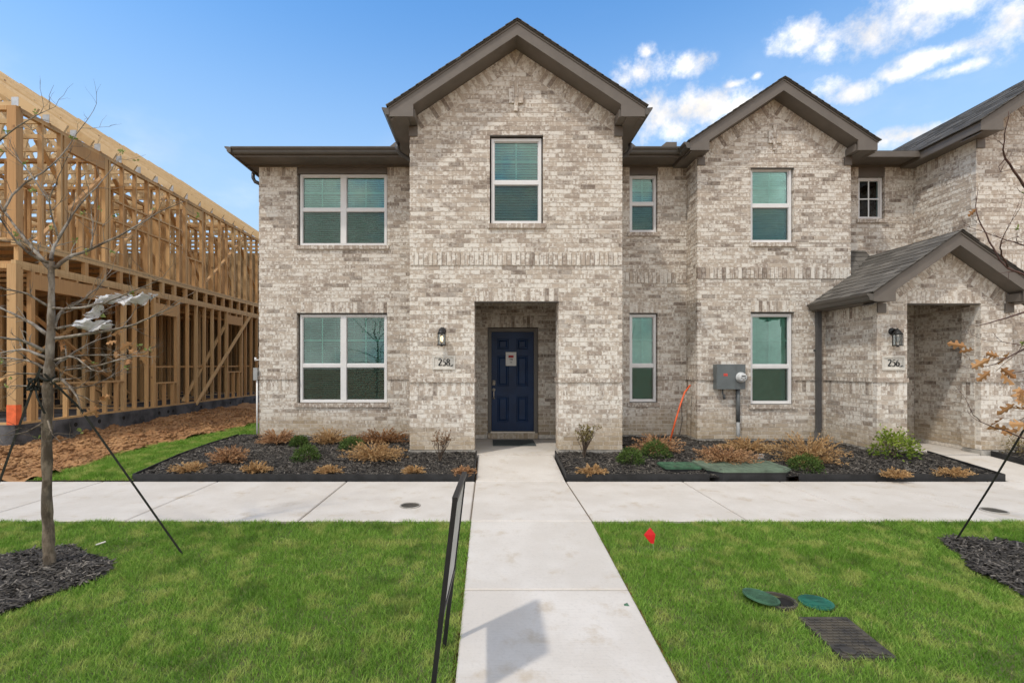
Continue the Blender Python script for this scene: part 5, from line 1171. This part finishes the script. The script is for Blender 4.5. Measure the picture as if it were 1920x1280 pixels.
b.build('rim', 'lid_black', r); MB().disc((c.x, c.y, c.z), .107, -.016, -.010).build('hole_shade_disc', 'hole_shade', r)  # black disc over the soil paints the shade down the opening
def lid(c, rad, tilt, mat, parent, name='lid', ax=(0, 1, 0)):
    b = MB(); n2 = 28
    for rr, z0, z1 in ((rad, 0, .012), (rad*.86, .0121, .016)): b.disc((0, 0, 0), rr, z0, z1, n2)
    for i in range(-4, 5):
        if True:
            hw = math.sqrt(max(0, (rad*.8)**2-(i*rad*.18)**2)); b.box(-hw, hw, i*rad*.18-.006, i*rad*.18+.006, .0161, .020)
    b.box(-.018, .018, -.01, .01, .0201, .0215)
    M_ = Matrix.Translation(c)@Matrix.Rotation(tilt, 4, Vector(ax)); b.v = [tuple(M_@Vector(p)) for p in b.v]; return b.build(name, mat, parent)
lid(Vector((c.x-.12, c.y+.005, c.z+.024)), .124, math.radians(9), 'lid_green', r)
c2 = gpt(1530, 1129); HOLES.append((c2.x, c2.y, .125)); r = thing('valve_box', 'closed round teal valve cover in the right lawn', 'valve box', tuple(c2)); lid(Vector((c2.x, c2.y, c2.z-.004)), .112, 0, 'lid_teal', r)
r = thing('meter_pit', 'black rectangular meter pit lid set in the right lawn', 'lid', (2.30, 3.12, gz1(2.3, 3.12)))
b = MB(); zl = lambda y: gz1(2.3, y)+.006
def slopebox(b, x0, x1, y0, y1, h0, h1): b.hexa([(x0, y0, zl(y0)+h0), (x1, y0, zl(y0)+h0), (x1, y1, zl(y1)+h0), (x0, y1, zl(y1)+h0), (x0, y0, zl(y0)+h1), (x1, y0, zl(y0)+h1), (x1, y1, zl(y1)+h1), (x0, y1, zl(y1)+h1)])
slopebox(b, 2.13, 2.46, 2.92, 3.335, -.06, 0); b.build('cover', 'lid_black', r)
b = MB()
for i in range(13):
    for j in range(8):
        y0 = 2.935+i*.030; x0 = 2.14+j*.039+(.02 if i % 2 else 0)
        if x0+.03 < 2.455 and not (abs(x0-2.2) < .03 and i < 3) and not (abs(x0-2.37) < .03 and i < 3): slopebox(b, x0, x0+.030, y0, y0+.012, .0001, .006)
kind(b.build('tread_bars', 'lid_black', r), 'stuff')
for x_ in (2.205, 2.385):
    b = MB(); b.disc((x_, 2.975, zl(2.975)), .042, .001, .008, 18); b.build('knockout', 'lid_black', r)
def cleanout(px, py, label):
    c = gpt(px, py); r = thing('cleanout_cover', label, 'cover', (c.x, c.y, 0)); b = MB(); b.disc((c.x, c.y, .002), .105, -.01, .004); b.build('cover', 'lid_black', r)
    b = MB(); b.tube([(c.x+.112*math.cos(a), c.y+.112*math.sin(a), .004) for a in np.linspace(0, 2*math.pi, 22)], .009, 6); b.build('ring', 'foundation_concrete', r)
cleanout(769, 948, 'round cover set in the sidewalk left of the yard sign'); cleanout(1864, 958, 'round cover set in the sidewalk at the right edge')
# green utility lids in the right bed
def octlid(x0, x1, y0, y1, z, ch, mat, label, name='utility_vault', th=.05):
    r = thing(name, label, 'utility vault', ((x0+x1)/2, y0, z-th))
    o8 = lambda g: [(x0+ch+g, y0+g), (x1-ch-g, y0+g), (x1-g, y0+ch+g), (x1-g, y1-ch-g), (x1-ch-g, y1-g), (x0+ch+g, y1-g), (x0+g, y1-ch-g), (x0+g, y0+ch+g)]
    b = MB(); b.prism(o8(.012), lambda u, v, d: (u, v, d), z-.0305, z-th-.13); b.build('box', 'edging_black', r); b = MB(); b.prism(o8(0), lambda u, v, d: (u, v, d), z-.010, z-.030); b.prism(o8(.012), lambda u, v, d: (u, v, d), z, z-.0099); b.build('lid', mat, r)
    b = MB(); nx_ = int((x1-x0)/.11)
    for i in range(1, nx_): xx = x0+i*(x1-x0)/nx_; b.bar((xx-.04, y0+.05, z+.001), (xx+.04, y1-.05, z+.001), .010, .004); b.bar((xx+.04, y0+.05, z+.0014), (xx-.04, y1-.05, z+.0014), .010, .004)
    b.build('tread_pattern', mat, r); b = MB()
    for xx, yy in ((x0+.16, y0+.07), (x1-.16, y0+.07), ((x0+x1)/2, y1-.07)): b.disc((xx, yy, z), .016, 0, .004, 10)
    b.build('bolt', 'lid_black', r)
octlid(3.12, 4.34, 6.80, 7.66, .145, .16, 'lid_pale_green', 'large green utility lid between the edging in the right bed'); octlid(2.56, 3.10, 7.03, 7.45, .142, .03, 'lid_green', 'small green rectangular utility lid in the right bed')
c = gpt(1425, 858, .05); b = MB(); b.box(c.x-.05, c.x+.05, c.y-.03, c.y+.03, .05, .19); b.box(c.x-.056, c.x+.056, c.y-.036, c.y+.036, .191, .202); tag(b.build('marker_stake', 'conduit_grey'), 'small grey marker stake between dead junipers', 'stake')
c = gpt(1175, 1136); b = MB(); b.add([(c.x-.02, c.y, c.z+.003), (c.x+.02, c.y-.005, c.z+.004), (c.x+.012, c.y+.03, c.z+.012), (c.x-.014, c.y+.025, c.z+.005), (c.x, c.y+.012, c.z+.014)], [(0, 1, 4), (1, 2, 4), (2, 3, 4), (3, 0, 4)]); tag(b.build('fallen_leaf', 'lid_green'), 'small dark green scrap lying on the front walk', 'scrap')
c = gpt(189, 1022); b = MB(); b.tube([(c.x-.03, c.y-.02, c.z+.012), (c.x+.03, c.y+.02, c.z+.028)], .008, 6); tag(b.build('pipe_stub', 'stone_plate'), 'short pale pipe stub in the lawn behind the left tree', 'pipe')

# ------------------------------------------------------------------ grass
def grass(name, label, x0, x1, y0, y1, dens, test, h, wd, dz=-.018):
    n = int((x1-x0)*(y1-y0)*dens); x = rng.uniform(x0, x1, n); y = rng.uniform(y0, y1, n); k_ = test(x, y); x, y = x[k_], y[k_]; n = len(x)
    z = gz(x, y)+dz; a = rng.uniform(0, 2*np.pi, n); cl_ = fbm(x*3+9, y*3+4, 4); H = h*rng.uniform(.55, 1.25, n)*(.45+1.15*cl_); ln = rng.uniform(.35, 1.25, n)*H; la = rng.uniform(0, 2*np.pi, n)
    sx, sy = np.cos(a)*wd*rng.uniform(.7, 1.3, n), np.sin(a)*wd*rng.uniform(.7, 1.3, n); lx, ly = np.cos(la)*ln, np.sin(la)*ln
    st = lambda a_, b_, c_: np.stack([a_, b_, c_], 1)
    V = np.concatenate([st(x-sx, y-sy, z), st(x+sx, y+sy, z), st(x+lx*.35+sx*.8, y+ly*.35+sy*.8, z+H*.6), st(x+lx*.35-sx*.8, y+ly*.35-sy*.8, z+H*.6), st(x+lx, y+ly, z+H)]); i = np.arange(n)
    F = np.concatenate([np.stack([i, i+n, i+2*n], 1), np.stack([i, i+2*n, i+3*n], 1), np.stack([i+3*n, i+2*n, i+4*n], 1)])
    t_ = np.clip(rng.beta(2, 2.2, n), 0, 1); o = npmesh(name, V, F, np.tile(t_, 3), 'grass_blade'); return tag(o, label, 'grass')
def lawn_ok(x, y):
    k_ = (np.abs(x-.12) < 1.15*y+.7) & (y < YS0-.012+.05*(vnoise(x*5+3, x*0+7)-.5)+.03*(vnoise(x*22, x*0)-.5))
    k_ &= ~((x > 2.12) & (x < 2.47) & (y > 2.91) & (y < 3.345))
    for hx_, hy_, hr in HOLES: k_ &= np.hypot(x-hx_, y-hy_) > hr
    k_ &= ~(ringL(x, y) & (rng.random(len(x)) < .985)); k_ &= ~(ringR(x, y) & (rng.random(len(x)) < .985))
    k_ &= ~((np.hypot((x-1.6)/.38, (y-4.42)/.05) < 1) & (rng.random(len(x)) < .6))
    return k_
grass('grass', 'short green grass of the lawn left of the front walk', -6.5, WX0+.004, 2.0, YS0+.01, 13500, lawn_ok, .038, .0019)
grass('grass', 'short green grass of the lawn right of the front walk', WX1-.004, 6.8, 2.0, YS0+.01, 13500, lawn_ok, .038, .0019)
def strip_ok(x, y): return (x > strip_edge(y)+.10*(fbm(x*0+3, y*4, 3)-.4)) & ((x < -5.05) | ((y > 9.8) & (x < WXL-.05))) & (y > YS1+.005)
grass('grass', 'bright green grass strip between the dirt and house 258', -6.7, -4.6, YS1, 14.5, 9000, strip_ok, .055, .0035, .008)
